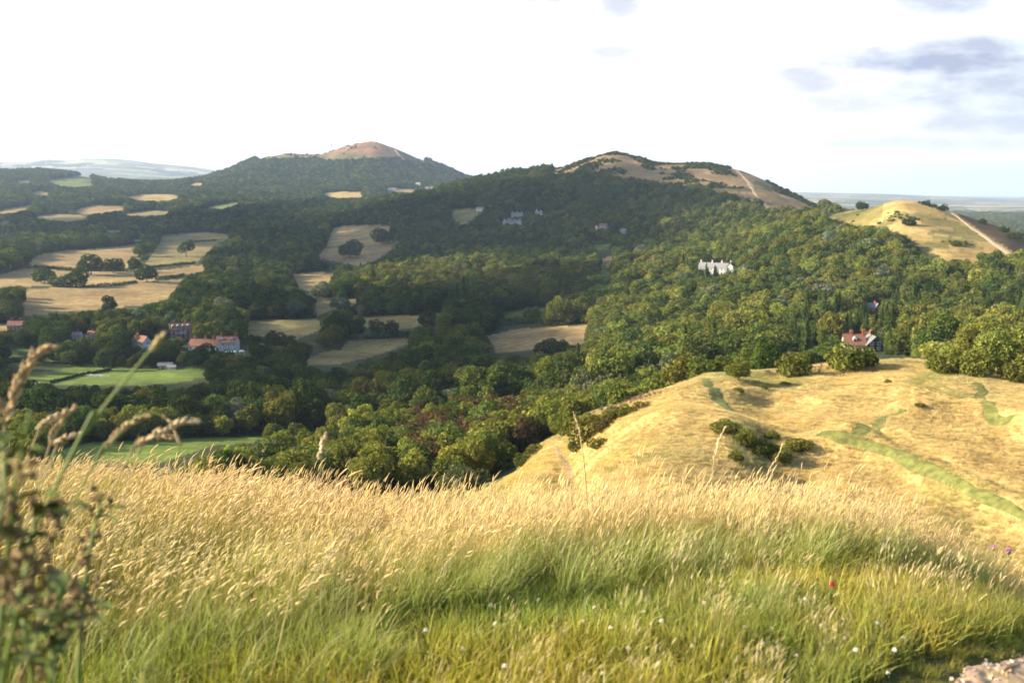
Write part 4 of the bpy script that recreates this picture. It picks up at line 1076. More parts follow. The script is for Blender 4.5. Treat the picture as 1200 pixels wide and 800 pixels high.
M_HEDGE_TINT = np.array((.040, .056, .018))
def hedge(P, hm, label, wm=2.4, tint=M_HEDGE_TINT):
    pts = [np.array(hit(a, b, 300)) for a, b in P]
    g = np.random.default_rng(int(P[0][0] * 7 + P[0][1])); pos = []
    for a, b in zip(pts[:-1], pts[1:]):
        L = np.linalg.norm(b[:2] - a[:2]); n = max(2, int(L / 1.6))
        for t in (np.arange(n) + g.random(n) * .7) / n: pos.append(a * (1 - t) + b * t)
    pos = np.array(pos); org = pos[0].copy(); org[2] = H(org[0], org[1])
    n = len(pos); hh = hm * (.75 + .5 * vnoise(pos[:, 0] / 9, pos[:, 1] / 9, 4)) * g.uniform(.85, 1.2, n)
    m = 26; d = unit(g.normal(size=(n, m, 3))); d[..., 2] = np.abs(d[..., 2])
    q = np.stack([d[..., 0] * wm * .7, d[..., 1] * wm * .7, d[..., 2] * hh[:, None]], -1) * g.uniform(.75, 1.05, (n, m, 1))
    base = np.stack([pos[:, 0], pos[:, 1], H(pos[:, 0], pos[:, 1])], -1)
    Pp = (base[:, None] + q).reshape(-1, 3) - org
    V, Q = leaf_quads(Pp, unit(d.reshape(-1, 3) + .5 * g.normal(size=(n * m, 3))), g.uniform(.55, 1.25, n * m), g)
    me = mesh_np('hedge', V, Q, [M_LEAF], False, attrs={'lv': ('FACE', 'FLOAT_COLOR', np.repeat(g.uniform(.7, 1.25, n * m)[:, None], 3, 1))})
    o = setp(obj('hedge', me, None, org), label, 'hedge'); o['tint'] = [float(v) for v in tint]
hedge([(40, 313), (75, 316), (110, 318), (150, 318)], 3.2, 'dark hedge below the big left tan field')
hedge([(176, 314), (200, 312), (229, 309)], 3.2, 'dark hedge under the right-hand tan field')
hedge([(62, 336), (100, 337), (135, 335), (160, 331)], 3.4, 'long lower hedge along the tan strip')
hedge([(182, 328), (200, 326), (216, 323)], 3.4, 'short hedge at the right end of the tan strip')
hedge([(228, 284), (240, 283), (254, 282)], 3.5, 'short dark hedge by the upper field corner')
hedge([(163, 302), (170, 294), (178, 286), (184, 281)], 4.5, 'thick hedge running up between two tan fields', 4)
hedge([(0, 427), (40, 421), (72, 413)], 2.6, 'dark hedge between the two small green fields')
hedge([(292, 397), (330, 406), (360, 410)], 3.5, 'bushy hedge below the striped meadow', 3.5)
hedge([(330, 374), (371, 372)], 3.2, 'thin hedge above the striped meadow')
hedge([(590, 380), (640, 378), (684, 376)], 5.5, 'tall hedge along the top of the brown field', 5)
hedge([(430, 397), (470, 396), (500, 390)], 4.5, 'dark hedge between the two pale meadows', 4)
hedge([(60, 449), (90, 441), (130, 434)], 1.2, 'thin field boundary crossing the bright green field', 1)
hedge([(660, 284), (690, 287), (716, 285)], 4, 'hedge around the little hillside meadow', 3)

# ------------------------------------------------------------------ paths draped on the ground
def smooth(P, n=14):
    P = [np.array(p, float) for p in P]; out = []
    for i in range(len(P) - 1):
        a, b, c, d = P[max(i - 1, 0)], P[i], P[i + 1], P[min(i + 2, len(P) - 1)]
        for t in np.arange(n) / n:
            out.append(.5 * (2 * b + (c - a) * t + (2 * a - 5 * b + 4 * c - d) * t * t + (3 * b - a - 3 * c + d) * t ** 3))
    out.append(P[-1]); return np.array(out)
PATHS = []
def path(name, P, w, mat, lift, rmin=25, avoid=True, step=14):
    pts = smooth([np.array(hit(a, b, rmin)[:2]) for a, b in P], step)
    d = np.gradient(pts, axis=0); d = d / np.maximum(np.linalg.norm(d, axis=1, keepdims=True), 1e-6); nrm = np.stack([-d[:, 1], d[:, 0]], -1)
    if avoid: PATHS.append((pts, w))
    K = 7; V = []
    ws = max(4, w * 2.5); ww = w * (.45 + 1.1 * vnoise(pts[:, 0] / ws, pts[:, 1] / ws, 31))
    for k in range(K):
        u = (k / (K - 1) - .5)
        e = (np.abs(u) == .5) * .25 * (vnoise(pts[:, 0] / 1.1, pts[:, 1] / 1.1, 33 + k) - .5)
        q = pts + nrm * (ww * (u + e))[:, None]
        z = H(q[:, 0], q[:, 1]) + lift * (1 - (2 * abs(u)) ** 4)
        V.append(np.stack([q[:, 0], q[:, 1], z], -1))
    V = np.stack(V, 1); n = len(pts); I = np.arange(n - 1)[:, None] * K + np.arange(K - 1)[None]
    me = mesh_np(name, V.reshape(-1, 3), np.stack([I, I + 1, I + K + 1, I + K], -1).reshape(-1, 4), [mat], True)
    setp(obj(name, me), kind='structure')
PM = dict(green=mat_plain('mown_turf', (.135, .14, .038), .95, .5, 1.4), dirt=mat_plain('bare_earth', (.24, .185, .13), .95, .3, 1.2), tan=mat_plain('trodden_earth', (.36, .26, .16), .95, .25, .2), worn=mat_plain('worn_heath', (.25, .185, .11), .95, .35, .05), road=mat_plain('asphalt', (.07, .07, .075), .8, .15, 1), gravel=mat_plain('gravelly_earth', (.44, .30, .18), .95, .45, 14))
path('path', [(812, 446), (830, 452), (838, 462), (846, 472), (858, 484)], 2.0, PM['green'], .06)
path('path', [(960, 508), (985, 512), (1030, 524), (1080, 545), (1140, 575), (1205, 608), (1290, 650)], 1.25, PM['green'], .06)
path('path', [(985, 511), (1010, 500), (1030, 493), (1045, 487), (1060, 480)], 1.3, PM['green'], .06)
path('path', [(1140, 448), (1152, 458), (1148, 468), (1160, 480), (1185, 492)], 1.7, PM['green'], .06)
path('path', [(640, 508), (650, 522), (655, 532), (664, 546), (672, 560)], .8, PM['dirt'], .06)
path('hill_path', [(1062, 236), (1088, 240), (1110, 247), (1130, 260), (1150, 274), (1176, 292), (1205, 311)], 5.0, PM['tan'], .5, 640, False)
path('hill_path', [(863, 199), (876, 212), (885, 226), (893, 237), (906, 246), (924, 252)], 8, PM['worn'], .6, 1500, False)
path('hill_path', [(463, 176), (470, 184), (480, 192), (492, 197)], 12, PM['tan'], 1.5, 3600, False)
path('road', [(1040, 430), (1050, 424.5), (1058, 421.5), (1064, 419.5), (1072, 418)], 7, PM['road'], .12, 300, False)
# ------------------------------------------------------------------ grasses
def blade_set(g, n, rad, h, w, lean, wind, droop, cb, ct, jit=.12, seg=4):
    """curved tapering blades: vertices, quads, vertex colours, tips and tip directions"""
    a = g.uniform(0, 2 * math.pi, n); q = rad * np.sqrt(g.random(n))
    base = np.stack([np.cos(a) * q, np.sin(a) * q, np.full(n, -.03)], -1)
    hh = g.uniform(h[0], h[1], n)
    da = g.uniform(0, 2 * math.pi, n); ld = np.stack([np.cos(da), np.sin(da)], -1) * g.uniform(0, lean, n)[:, None] + np.array(wind)
    t = np.linspace(0, 1, seg)
    x = base[:, None, :2] + ld[:, None, :] * (hh[:, None] * t ** 1.7)[..., None]
    L = np.linalg.norm(ld, axis=1)
    z = base[:, None, 2] + hh[:, None] * (t - droop * (.25 + L[:, None]) * t ** 3)
    C = np.concatenate([x, z[..., None]], -1)
    wa = g.uniform(0, math.pi, n); wd = np.stack([np.cos(wa), np.sin(wa), np.zeros(n)], -1)
    wt = w * g.uniform(.6, 1.3, n)[:, None] * (1 - .88 * t ** 1.6)
    V = np.stack([C - wd[:, None] * wt[..., None] / 2, C + wd[:, None] * wt[..., None] / 2], 2)      # n,seg,2,3
    col = np.array(cb) + (np.array(ct) - np.array(cb)) * t[None, :, None] ** .9
    col = np.repeat(col * g.uniform(1 - jit * 2, 1 + jit * 2, (n, 1, 1)), 2, 1).reshape(n, seg, 2, 3) if False else np.broadcast_to((col * g.uniform(1 - jit * 2, 1 + jit * 2, (n, 1, 1)))[:, :, None, :], (n, seg, 2, 3))
    i = (np.arange(n)[:, None] * seg + np.arange(seg - 1)[None]) * 2
    Q = np.stack([i, i + 1, i + 3, i + 2], -1).reshape(-1, 4)
    return V.reshape(-1, 3), Q, col.reshape(-1, 3), C[:, -1], unit(C[:, -1] - C[:, -2])

def heads(g, tips, dirs, L, rad, col, droop, n=5):
    """seed heads: little bumpy spindles bending over with the wind"""
    prof = np.array([.25, .8, 1, .85, .55, .08]); m = len(prof); k = len(tips)
    Ls = g.uniform(L[0], L[1], k); t = np.linspace(0, 1, m)
    bd = np.array(droop)[None, None] * (t ** 1.6)[None, :, None]
    C = tips[:, None] + dirs[:, None] * (Ls[:, None] * t)[..., None] + bd * Ls[:, None, None]
    s = unit(np.cross(dirs, np.array([.3, .8, .2]))); w = np.cross(dirs, s)
    a = np.arange(n) / n * 2 * math.pi
    off = s[:, None, None] * np.cos(a)[None, None, :, None] + w[:, None, None] * np.sin(a)[None, None, :, None]
    rr = rad * g.uniform(.7, 1.3, (k, 1, 1, 1)) * prof[None, :, None, None] * g.uniform(.6, 1.35, (k, m, n, 1))
    V = C[:, :, None] + off * rr
    i = np.arange(k)[:, None, None] * m * n + np.arange(m - 1)[None, :, None] * n; j = np.arange(n)[None, None]; j2 = (j + 1) % n
    Q = np.stack([i + j, i + j2, i + n + j2, i + n + j], -1).reshape(-1, 4)
    col = np.broadcast_to(np.array(col) * g.uniform(.7, 1.25, (k, 1, 1, 1)) * g.uniform(.8, 1.15, (k, m, n, 1)), (k, m, n, 3))
    return V.reshape(-1, 3), Q, col.reshape(-1, 3)

def tuft(parts):
    Vs, Qs, Cs = [], [], []; n = 0
    for V, Q, c in parts:
        Vs.append(V); Qs.append(Q + n); Cs.append(c); n += len(V)
    return mesh_np('grass_tuft', np.vstack(Vs), np.vstack(Qs), [M_GRASS], True, attrs={'lv': ('POINT', 'FLOAT_COLOR', np.vstack(Cs))})

LUSH0, LUSH1, STRAW0, STRAW1, HEADC = (.075, .10, .016), (.36, .35, .062), (.16, .15, .045), (.56, .44, .20), (.68, .55, .34)
GSRC = []
gg = np.random.default_rng(21)
for k in range(5):                                                   # 0-4 short lush lawn
    a = blade_set(gg, 42, .075, (.05, .15), .0042, .7, (.10, 0), .2, LUSH0, LUSH1)
    b = blade_set(gg, 6, .07, (.06, .17), .0028, .6, (.12, 0), .2, (.12, .11, .04), (.42, .34, .15))
    GSRC.append(tuft([a[:3], b[:3]]))
for k in range(5):                                                   # 5-9 knee-high green clumps
    a = blade_set(gg, 46, .10, (.16, .36), .005, .55, (.16, .02), .35, (.06, .08, .016), (.34, .33, .085))
    b = blade_set(gg, 22, .10, (.22, .50), .0036, .45, (.22, .02), .3, (.11, .10, .03), (.46, .36, .15))
    GSRC.append(tuft([a[:3], b[:3]]))
for k in range(6):                                                   # 10-15 ripe tall grass blown to the right
    a = blade_set(gg, 16, .11, (.28, .45), .0024, .3, (.22, .03), .25, (.14, .13, .04), STRAW1)
    hm = gg.random(16) < .62; h = heads(gg, a[3][hm], a[4][hm], (.035, .085), .0034, HEADC, (.30, .05, -.30))
    b = blade_set(gg, 30, .12, (.16, .36), .0040, .5, (.22, .02), .4, (.07, .075, .02), (.40, .33, .13))
    GSRC.append(tuft([a[:3], h, b[:3]]))
for k in range(5):                                                   # 16-20 fine upright pale grass
    a = blade_set(gg, 26, .12, (.24, .54), .0022, .24, (.11, .02), .15, (.17, .15, .05), (.58, .45, .22))
    h = heads(gg, a[3], a[4], (.04, .09), .0026, (.66, .53, .31), (.22, .02, -.12))
    b = blade_set(gg, 26, .12, (.15, .4), .0036, .4, (.16, 0), .3, (.10, .10, .03), (.44, .36, .15))
    GSRC.append(tuft([a[:3], h, b[:3]]))
for k in range(5):                                                   # 21-25 coarse dry tussocks of the earthwork
    a = blade_set(gg, 54, .36, (.16, .46), .013, .6, (.30, .05), .45, (.26, .19, .07), (.66, .50, .225), seg=4)
    GSRC.append(tuft([a[:3]]))

GP, GI, GS, GT = [], [], [], []
def sow(x, y, pick, scl, tint):
    if len(x) == 0: return
    GP.append(np.stack([x, y, H(x, y)], -1)); GI.append(pick); GS.append(scl); GT.append(tint)
def ring(n, r0, r1, half=33):
    r = np.sqrt(rng.uniform(r0 * r0, r1 * r1, n)); a = rng.uniform(-R(half), R(half), n)
    return r * np.sin(a), r * np.cos(a), r, a
RT_A = [float(az_te(p, 700)[0]) for p in (-250, 150, 330, 480, 620, 800, 1000, 1100, 1300)]
RT_R = [3.5, 3.5, 3.55, 3.7, 4.0, 4.2, 4.8, 5.4, 6.6]
rt = lambda a: np.interp(a, RT_A, RT_R)
BARE = [tuple(np.array(hit(a, b, .6)[:2])) for a, b in ((1098, 806), (1108, 790), (1128, 781), (1150, 772), (1180, 770), (1215, 764), (1290, 768), (1300, 850), (1180, 870), (1090, 850))]
bare = lambda x, y: inpoly(x, y, BARE)
BC = np.mean(BARE, axis=0); BIG = [tuple(BC - np.array([.16, .03]) + (np.array(p) - BC) * 1.75) for p in BARE]
# lawn
x, y, r, a = ring(16000, 1.0, 7.0, 40); pt = fbm(x / .5, y / .5, 200, 3)
k = (r < rt(a) + .9 * rng.random(len(r))) & ~(bare(x, y) & (rng.random(len(r)) < .88)); x, y, r, a, pt = x[k], y[k], r[k], a[k], pt[k]
n = len(x); p3 = fbm(x / .9, y / .7, 206, 3); tint = np.stack([1 + .5 * pt + .6 * p3 + .25 * rng.normal(0, .4, n), 1 + .3 * pt + .15 * p3, np.ones(n)], -1) * rng.uniform(.65, 1.25, (n, 1))
sow(x, y, rng.integers(0, 5, n), rng.uniform(.7, 1.25, n) * (1 + .7 * pt) * np.where(inpoly(x, y, BIG), .3, 1), tint)
# green clumps in the lawn and all through the tall belt
x, y, r, a = ring(11000, 1.3, 15, 40); pt = fbm(x / .6, y / .6, 210, 3)
dens = np.where(a < R(-11), r > 1.5, r > rt(a) - .3) | (fbm(x / .45, y / .45, 215, 2) > .2)
k = dens & (rng.random(len(r)) < np.clip(1.4 - r / 12, .3, 1)) & ~inpoly(x, y, BIG) & (r > 1.5); x, y, r, a, pt = x[k], y[k], r[k], a[k], pt[k]
n = len(x); lush = np.clip((rt(a) + .9 - r) / 1.2, 0, 1)
tint = np.stack([1 + .2 * pt - .15 * lush, 1 + .05 * lush + .1 * pt, .9 + 0 * pt], -1) * rng.uniform(.75, 1.2, (n, 1))
sow(x, y, 5 + rng.integers(0, 5, n), rng.uniform(.6, 1.1, n) * (.55 + .45 * np.clip((r - rt(a) + .9) / .9, 0, 1)), tint)
# tall ripe belt on the left and middle, fine pale grass towards the right
x, y, r, a = ring(19500, 1.6, 16, 40); pt = fbm(x / .7, y / .7, 220, 3)
left = .85 * np.clip((R(6) - a) / R(22), 0, 1) + .1
k = (r > rt(a) + .2 + 1.8 * pt) & (pt + rng.random(len(r)) * .9 > .12) & (rng.random(len(r)) < np.clip(1.5 - r / 11, .25, 1)); x, y, r, a, pt, left = x[k], y[k], r[k], a[k], pt[k], left[k]
n = len(x); L = rng.random(n) < left
pink = fbm(x / 1.3, y / 1.3, 231, 2)
tint = np.stack([1.03 + .12 * pink, .965 - .06 * pink, .86 + .1 * pink], -1) * rng.uniform(.8, 1.15, (n, 1))
sow(x, y, np.where(L, 10 + rng.integers(0, 6, n), 16 + rng.integers(0, 5, n)), (1 - .26 * np.clip((a - R(3)) / R(12), 0, 1)) * rng.uniform(.64, 1.04, n) * (1 + .5 * pt + .45 * fbm(x / 1.4, y / 1.4, 233, 2)) * np.where(rng.random(n) < .04, 1.25, 1), tint)
# straggling seed stems in the lawn
x, y, r, a = ring(150, 2.6, 6); k = (r < rt(a) + .2) & (a > R(-8)) & ~bare(x, y); x, y = x[k], y[k]
sow(x, y, 16 + rng.integers(0, 5, len(x)), rng.uniform(.3, .6, len(x)), np.full((len(x), 3), .95))
NEAR_N = sum(len(p) for p in GP)
# the earthwork below
x, y, r, a = ring(78000, 55, 186); px, py = project(x, y, H(x, y))
k = (inpoly(px, py, SPUR) | (r < 140)) & (px > 470 + 40 * fbm(x / 6, y / 6, 9)) & (px < 1330)
onp = np.zeros(len(x), bool)
for pts, w in PATHS:
    I = np.where(k)[0]
    dd = np.min(np.hypot(x[I][:, None] - pts[None, :, 0], y[I][:, None] - pts[None, :, 1]), axis=1)
    onp[I[dd < w * (.42 + .2 * rng.random(len(I)))]] = True
x, y, r, px, onp = x[k], y[k], r[k], px[k], onp[k]; n = len(x)
p1 = fbm(x / 9, y / 22, 240, 4); p2 = fbm(x / 4, y / 3, 250, 3); gr = np.clip((fbm(x / 13, y / 13, 63) - .08) * 7, 0, 1)[:, None] * .75
hol = inpoly(px, project(x, y, H(x, y))[1], [(842, 492), (862, 490), (900, 505), (945, 518), (940, 532), (920, 548), (880, 552), (850, 530)]) | inpoly(px, project(x, y, H(x, y))[1], [(640, 496), (668, 484), (720, 480), (735, 486), (690, 512), (676, 530), (650, 512)])
gr = np.where((hol & (rng.random(n) < .8))[:, None], .9, gr)
tint = np.array([1., 1, 1]) * (1 - gr) + np.array([.42, .58, .4]) * gr
tint = tint * np.stack([1 + .45 * p1, 1 + .2 * p1 + .15 * p2, 1 - .1 * p1 + .5 * p2], -1) * rng.uniform(.78, 1.2, (n, 1)) * (1 + .5 * p2)[:, None]
tint[onp] = np.array([.33, .46, .28]) * rng.uniform(.8, 1.3, (int(onp.sum()), 1))
sow(x, y, 21 + rng.integers(0, 5, n), rng.uniform(.6, 1.2, n) * (1 + .9 * p2) * np.where(onp, .34, 1), tint)
P_, I_, S_, T_ = np.concatenate(GP), np.concatenate(GI), np.concatenate(GS), np.concatenate(GT)
rot = np.stack([np.zeros(len(P_)), np.zeros(len(P_)), rng.normal(0, .5, len(P_))], -1)
sc3 = np.repeat(S_[:, None], 3, 1)
scatter('grass', P_[:NEAR_N], rot[:NEAR_N], sc3[:NEAR_N], I_[:NEAR_N], T_[:NEAR_N], GSRC)
scatter('dry_grass', P_[NEAR_N:], rot[NEAR_N:], sc3[NEAR_N:], I_[NEAR_N:] - 21, T_[NEAR_N:], GSRC[21:])
print('grass tufts', NEAR_N, len(P_) - NEAR_N)

# ------------------------------------------------------------------ bare patch with pebbles at the right foot
c = np.mean(BARE, axis=0); th = np.linspace(0, 2 * math.pi, 61)[:-1]; B = np.array(BARE)
seg = np.vstack([B, B[:1]]); L = np.r_[0, np.cumsum(np.linalg.norm(np.diff(seg, axis=0), axis=1))]
rim = np.stack([np.interp(np.linspace(0, L[-1], 121)[:-1], L, seg[:, i]) for i in (0, 1)], -1)
rim = rim + (rim - c) * (.5 * fbm(rim[:, 0] / .12, rim[:, 1] / .12, 300, 3))[:, None]
V = [np.r_[c, H(*c) + .010]]
rs = np.linspace(0, 1, 22)[1:]
for s in rs:
    q = c + (rim - c) * s; z = H(q[:, 0], q[:, 1]) + .010 * (1 - s ** 4) - .012 * s ** 4 + .022 * fbm(q[:, 0] / .05, q[:, 1] / .05, 310, 3)
    V.append(np.column_stack([q, z]))
V = np.vstack(V); n = len(rim); Q = []
for i in range(len(rs) - 1):
    j = np.arange(n); Q.append(np.stack([1 + i * n + j, 1 + i * n + (j + 1) % n, 1 + (i + 1) * n + (j + 1) % n, 1 + (i + 1) * n + j], -1))
j = np.arange(n); fan = np.stack([np.zeros(n, int), 1 + j, 1 + (j + 1) % n], -1)
setp(obj('bare_ground', mesh_np('bare_ground', V, [np.vstack(Q), fan], [PM['gravel']], True)), kind='structure')
g = np.random.default_rng(4); b = MB()
for k in range(130):
    u = rim[g.integers(n)]; q = c + (u - c) * math.sqrt(g.random()) * .85; s = g.uniform(.003, .009) * (1.8 if g.random() < .06 else 1)
    d = unit(g.normal(size=(8, 3)))
    bx = np.array([(-1, -1, -1), (1, -1, -1), (1, 1, -1), (-1, 1, -1), (-1, -1, 1), (1, -1, 1), (1, 1, 1), (-1, 1, 1)], float) * s * g.uniform(.5, 1, (8, 3)) * [1.2, .9, .6]
    ang = g.uniform(0, 6.28); ca, sa = math.cos(ang), math.sin(ang); bx[:, :2] = bx[:, :2] @ np.array([[ca, sa], [-sa, ca]])
    b.add(bx + [q[0], q[1], float(H(*q)) + .008 + s * .2], [(0, 3, 2, 1), (4, 5, 6, 7), (0, 1, 5, 4), (1, 2, 6, 5), (2, 3, 7, 6), (3, 0, 4, 7)])
setp(b.build('gravel', mat_plain('pebble', (.46, .36, .28), .85, .4, 40)), kind='stuff')
# ------------------------------------------------------------------ plants close to the viewer
def wpt(px, py, dist):
    """point at a given distance ahead along the sight line of a survey pixel"""
    x = (px - 600) / F; u = (400 - py) / F
    d = np.array([x, CP + SP * u, -SP + CP * u]); return d * dist
MS = dict(straw=mat_plain('dry_stem', (.40, .31, .14), .7, .2, 9), green=mat_plain('green_stem', (.15, .19, .05), .6, .2, 9), head=mat_plain('seed_head', (.42, .29, .15), .9, .35, 60), pale=mat_plain('pale_seed_head', (.54, .41, .24), .9, .3, 60),
          brown=mat_plain('brown_seed', (.18, .125, .055), .9, .4, 60), leaf=mat_plain('dock_leaf', (.10, .13, .025), .6, .35, 14), white=mat_plain('clover_white', (.75, .70, .62), .9, .15, 150), red=mat_plain('red_petal', (.42, .02, .05), .6, .15, 60), purple=mat_plain('thistle_purple', (.42, .12, .40), .8, .2, 80))

def curve(P, n=10):
    P = [np.array(p, float) for p in P]; out = []
    for i in range(len(P) - 1):
        a, b, c, d = P[max(i - 1, 0)], P[i], P[i + 1], P[min(i + 2, len(P) - 1)]
        for t in np.arange(n) / n: out.append(.5 * (2 * b + (c - a) * t + (2 * a - 5 * b + 4 * c - d) * t * t + (3 * b - a - 3 * c + d) * t ** 3))
    out.append(P[-1]); return out

def spikelets(b, pts, g, n, L, w, spread):
    """plump overlapping spikelets set along a stem end"""
    pts = np.array(pts); m = len(pts)
    for k in range(n):
        t = k / n * (m - 1.001); i = int(t); p = pts[i] + (pts[i + 1] - pts[i]) * (t - i); d = unit(pts[i + 1] - pts[i])
        o = unit(g.normal(size=3)); o = unit(o - d * o.dot(d)); taper = .55 + .45 * math.sin(math.pi * min(.97, .15 + .85 * k / n))
        q = unit(d * 1.0 + o * spread); l = L * g.uniform(.7, 1.2) * taper
        b.tube([p, p + q * l * .35 + o * w * .3, p + q * l], [w * .35 * taper, w * .6 * taper, w * .08], 5)

def stalk(px_path, dist, head_px, label, stem='straw', head='head', rad=.0016, nsp=46, L=.02, w=.0062, spread=.55):
    g = np.random.default_rng(int(px_path[0][0] * 13 + px_path[0][1]))
    P = [wpt(a, b, dist) for a, b in px_path]; base = P[0].copy(); gz = float(H(base[0], base[1])); dn = unit(P[0] - P[1]); dl = min((base[2] - gz) / max(-dn[2], .25), 1.6)
    root = np.array([base[0] + .92 * dn[0] * dl, base[1] + .9 * dn[1] * dl, 0]); root[2] = float(H(root[0], root[1])) - .01
    t = setp(empty('grass_stalk', root), label, 'grass', 'tall grass stalks against the valley')
    c = curve([root] + P); b = MB(); n = len(c)
    b.tube([q - root for q in c], [rad * (1.3 - .7 * i / n) for i in range(n)], 6); b.build('stem', MS[stem], t, True)
    Hp = curve([wpt(a, bb, dist) for a, bb in head_px], 8); b = MB(); spikelets(b, [q - root for q in Hp], g, nsp, L, w, spread); b.build('seed_head', MS[head], t, True)

stalk([(2, 560), (6, 500), (14, 470), (26, 442), (44, 414)], 2.1, [(8, 492), (15, 466), (27, 440), (42, 416), (64, 405)], 'tall feathery seed head curving right at the left edge', nsp=70, L=.030, w=.0075, spread=.5)
stalk([(70, 560), (100, 508), (130, 466), (160, 430), (186, 398)], 1.7, [(176, 411), (184, 401), (192, 391)], 'thick straight stem leaning right with a narrow tip', 'green', 'straw', .0030, 16, .012, .006, .25)
stalk([(30, 540), (44, 512), (60, 494)], 2.3, [(42, 503), (58, 492), (76, 482)], 'short blown seed head left of the thick leaning stem', head='pale', nsp=34, L=.018, w=.0045)
stalk([(46, 560), (60, 522), (72, 498)], 2.3, [(58, 520), (66, 502), (76, 486), (87, 476)], 'upright feathery head beside the short blown one', head='head', nsp=36, L=.022, w=.005)
stalk([(52, 560), (66, 528), (80, 516)], 2.4, [(60, 522), (76, 513), (94, 507)], 'low seed head bent right under the feathery one', head='pale', nsp=30, L=.018, w=.0045)
stalk([(96, 570), (118, 534), (148, 498), (172, 484), (192, 488), (204, 504)], 2.2, [(190, 486), (200, 496), (208, 512), (210, 518)], 'thin stem arching over with a drooping tip', 'green', 'head', .0018, 18, .014, .0045, .3)
stalk([(110, 560), (126, 526), (142, 508)], 2.3, [(124, 526), (138, 507), (156, 493), (176, 486)], 'long blown seed head under the arching stem', head='head', nsp=44, L=.022, w=.005)
stalk([(138, 560), (158, 526), (178, 510)], 2.3, [(170, 515), (190, 504), (212, 494), (234, 493)], 'plump pale seed head pointing right past the arch', head='pale', nsp=46, L=.022, w=.0048)
stalk([(150, 570), (164, 530), (176, 514)], 2.4, [(160, 522), (176, 513), (206, 512)], 'lowest seed head beneath the plump pale one', head='head', nsp=36, L=.02, w=.006)
stalk([(366, 590), (374, 560), (378, 534)], 3.2, [(373, 538), (377, 522), (382, 508)], 'tall pale seed head before the thicket left end', head='pale', nsp=40, L=.018, w=.008)
stalk([(688, 590), (684, 540), (678, 500)], 5.0, [(681, 514), (677, 498), (672, 484)], 'thin tall stem against the gully bushes', head='straw', rad=.004, nsp=18, L=.03, w=.006, spread=.2)
stalk([(838, 590), (834, 560), (840, 525)], 5.0, [(836, 540), (842, 518), (850, 500)], 'tall fine grass stem against the green hollow', head='pale', rad=.002, nsp=26, L=.03, w=.006, spread=.3)
stalk([(884, 610), (892, 580), (902, 548)], 5.5, [(890, 580), (902, 552), (918, 520)], 'tall fine stem right of the green hollow', head='pale', rad=.002, nsp=26, L=.03, w=.006, spread=.3)

def leaf_blade(b, p, d, L, W, g):
    d = unit(np.array(d)); s = unit(np.cross(d, [0.1, .2, 1])); n = np.cross(s, d); V = []; Fs = []
    for i in range(7):
        t = i / 6; w = W * math.sin(math.pi * min(.99, .06 + .94 * t) ** .75) * .5; c = p + d * L * t - np.array([0, 0, 1]) * L * .35 * t * t
        wv = .15 * W * math.sin(t * 9 + g.random())
        V += [c - s * w + n * (w * .4 + wv), c - n * .0, c + s * w + n * (w * .4 - wv)]
    for i in range(6):
        k = i * 3; Fs += [(k, k + 1, k + 4, k + 3), (k + 1, k + 2, k + 5, k + 4)]
    b.add(V, Fs)

def dock(stems, dist, label, seed):
    g = np.random.default_rng(seed); p0 = wpt(stems[0][0][0], stems[0][0][1], dist); root = np.array([p0[0], p0[1], float(H(p0[0], p0[1]))])
    t = setp(empty('dock_plant', root), label, 'plant')
    for S in stems:
        c = [q - root for q in curve([wpt(a, b, dist * g.uniform(.95, 1.05)) for a, b in S], 8)]
        if c[0][2] > .1: c = [np.array([c[0][0] * .3, c[0][1] * .3, -.02])] + c
        b = MB(); b.tube(c, [.0045 * (1.2 - .7 * i / len(c)) for i in range(len(c))], 6); b.build('stem', MS['green'], t, True)
        for k in range(7):
            b = MB(); i = g.integers(len(c) // 3, len(c)); q = c[i] + g.normal(0, .016, 3)
            for _ in range(9):
                d = g.normal(0, .011, 3); s = g.uniform(.004, .008)
                b.tube([q + d, q + d + unit(g.normal(size=3)) * s, q + d + unit(g.normal(size=3)) * s * 2], [s * .4, s * .8, s * .2], 5)
            b.build('seed_cluster', MS['brown'], t, True)
        for k in range(8):
            b = MB(); i = g.integers(len(c) // 6, len(c) - 2); a = g.uniform(0, 6.28); leaf_blade(b, c[i], (math.cos(a), math.sin(a), .5), g.uniform(.05, .12), g.uniform(.018, .034), g); b.build('leaf', MS['leaf'], t, True)
dock([[(-6, 800), (4, 700), (12, 620), (22, 540), (36, 482)], [(2, 800), (24, 700), (38, 630), (44, 590)], [(-20, 800), (-12, 680), (4, 580), (2, 520)]], 1.35, 'blurred dock with brown seed clusters at the left edge', 5)
dock([[(92, 790), (98, 700), (106, 640), (120, 582)]], 1.9, 'slim dark leafy dock rising from pale grass right of another', 6)
dock([[(60, 800), (64, 740), (70, 690)], [(40, 800), (30, 740), (20, 690)]], 1.5, 'low leafy dock in the bottom left corner', 8)

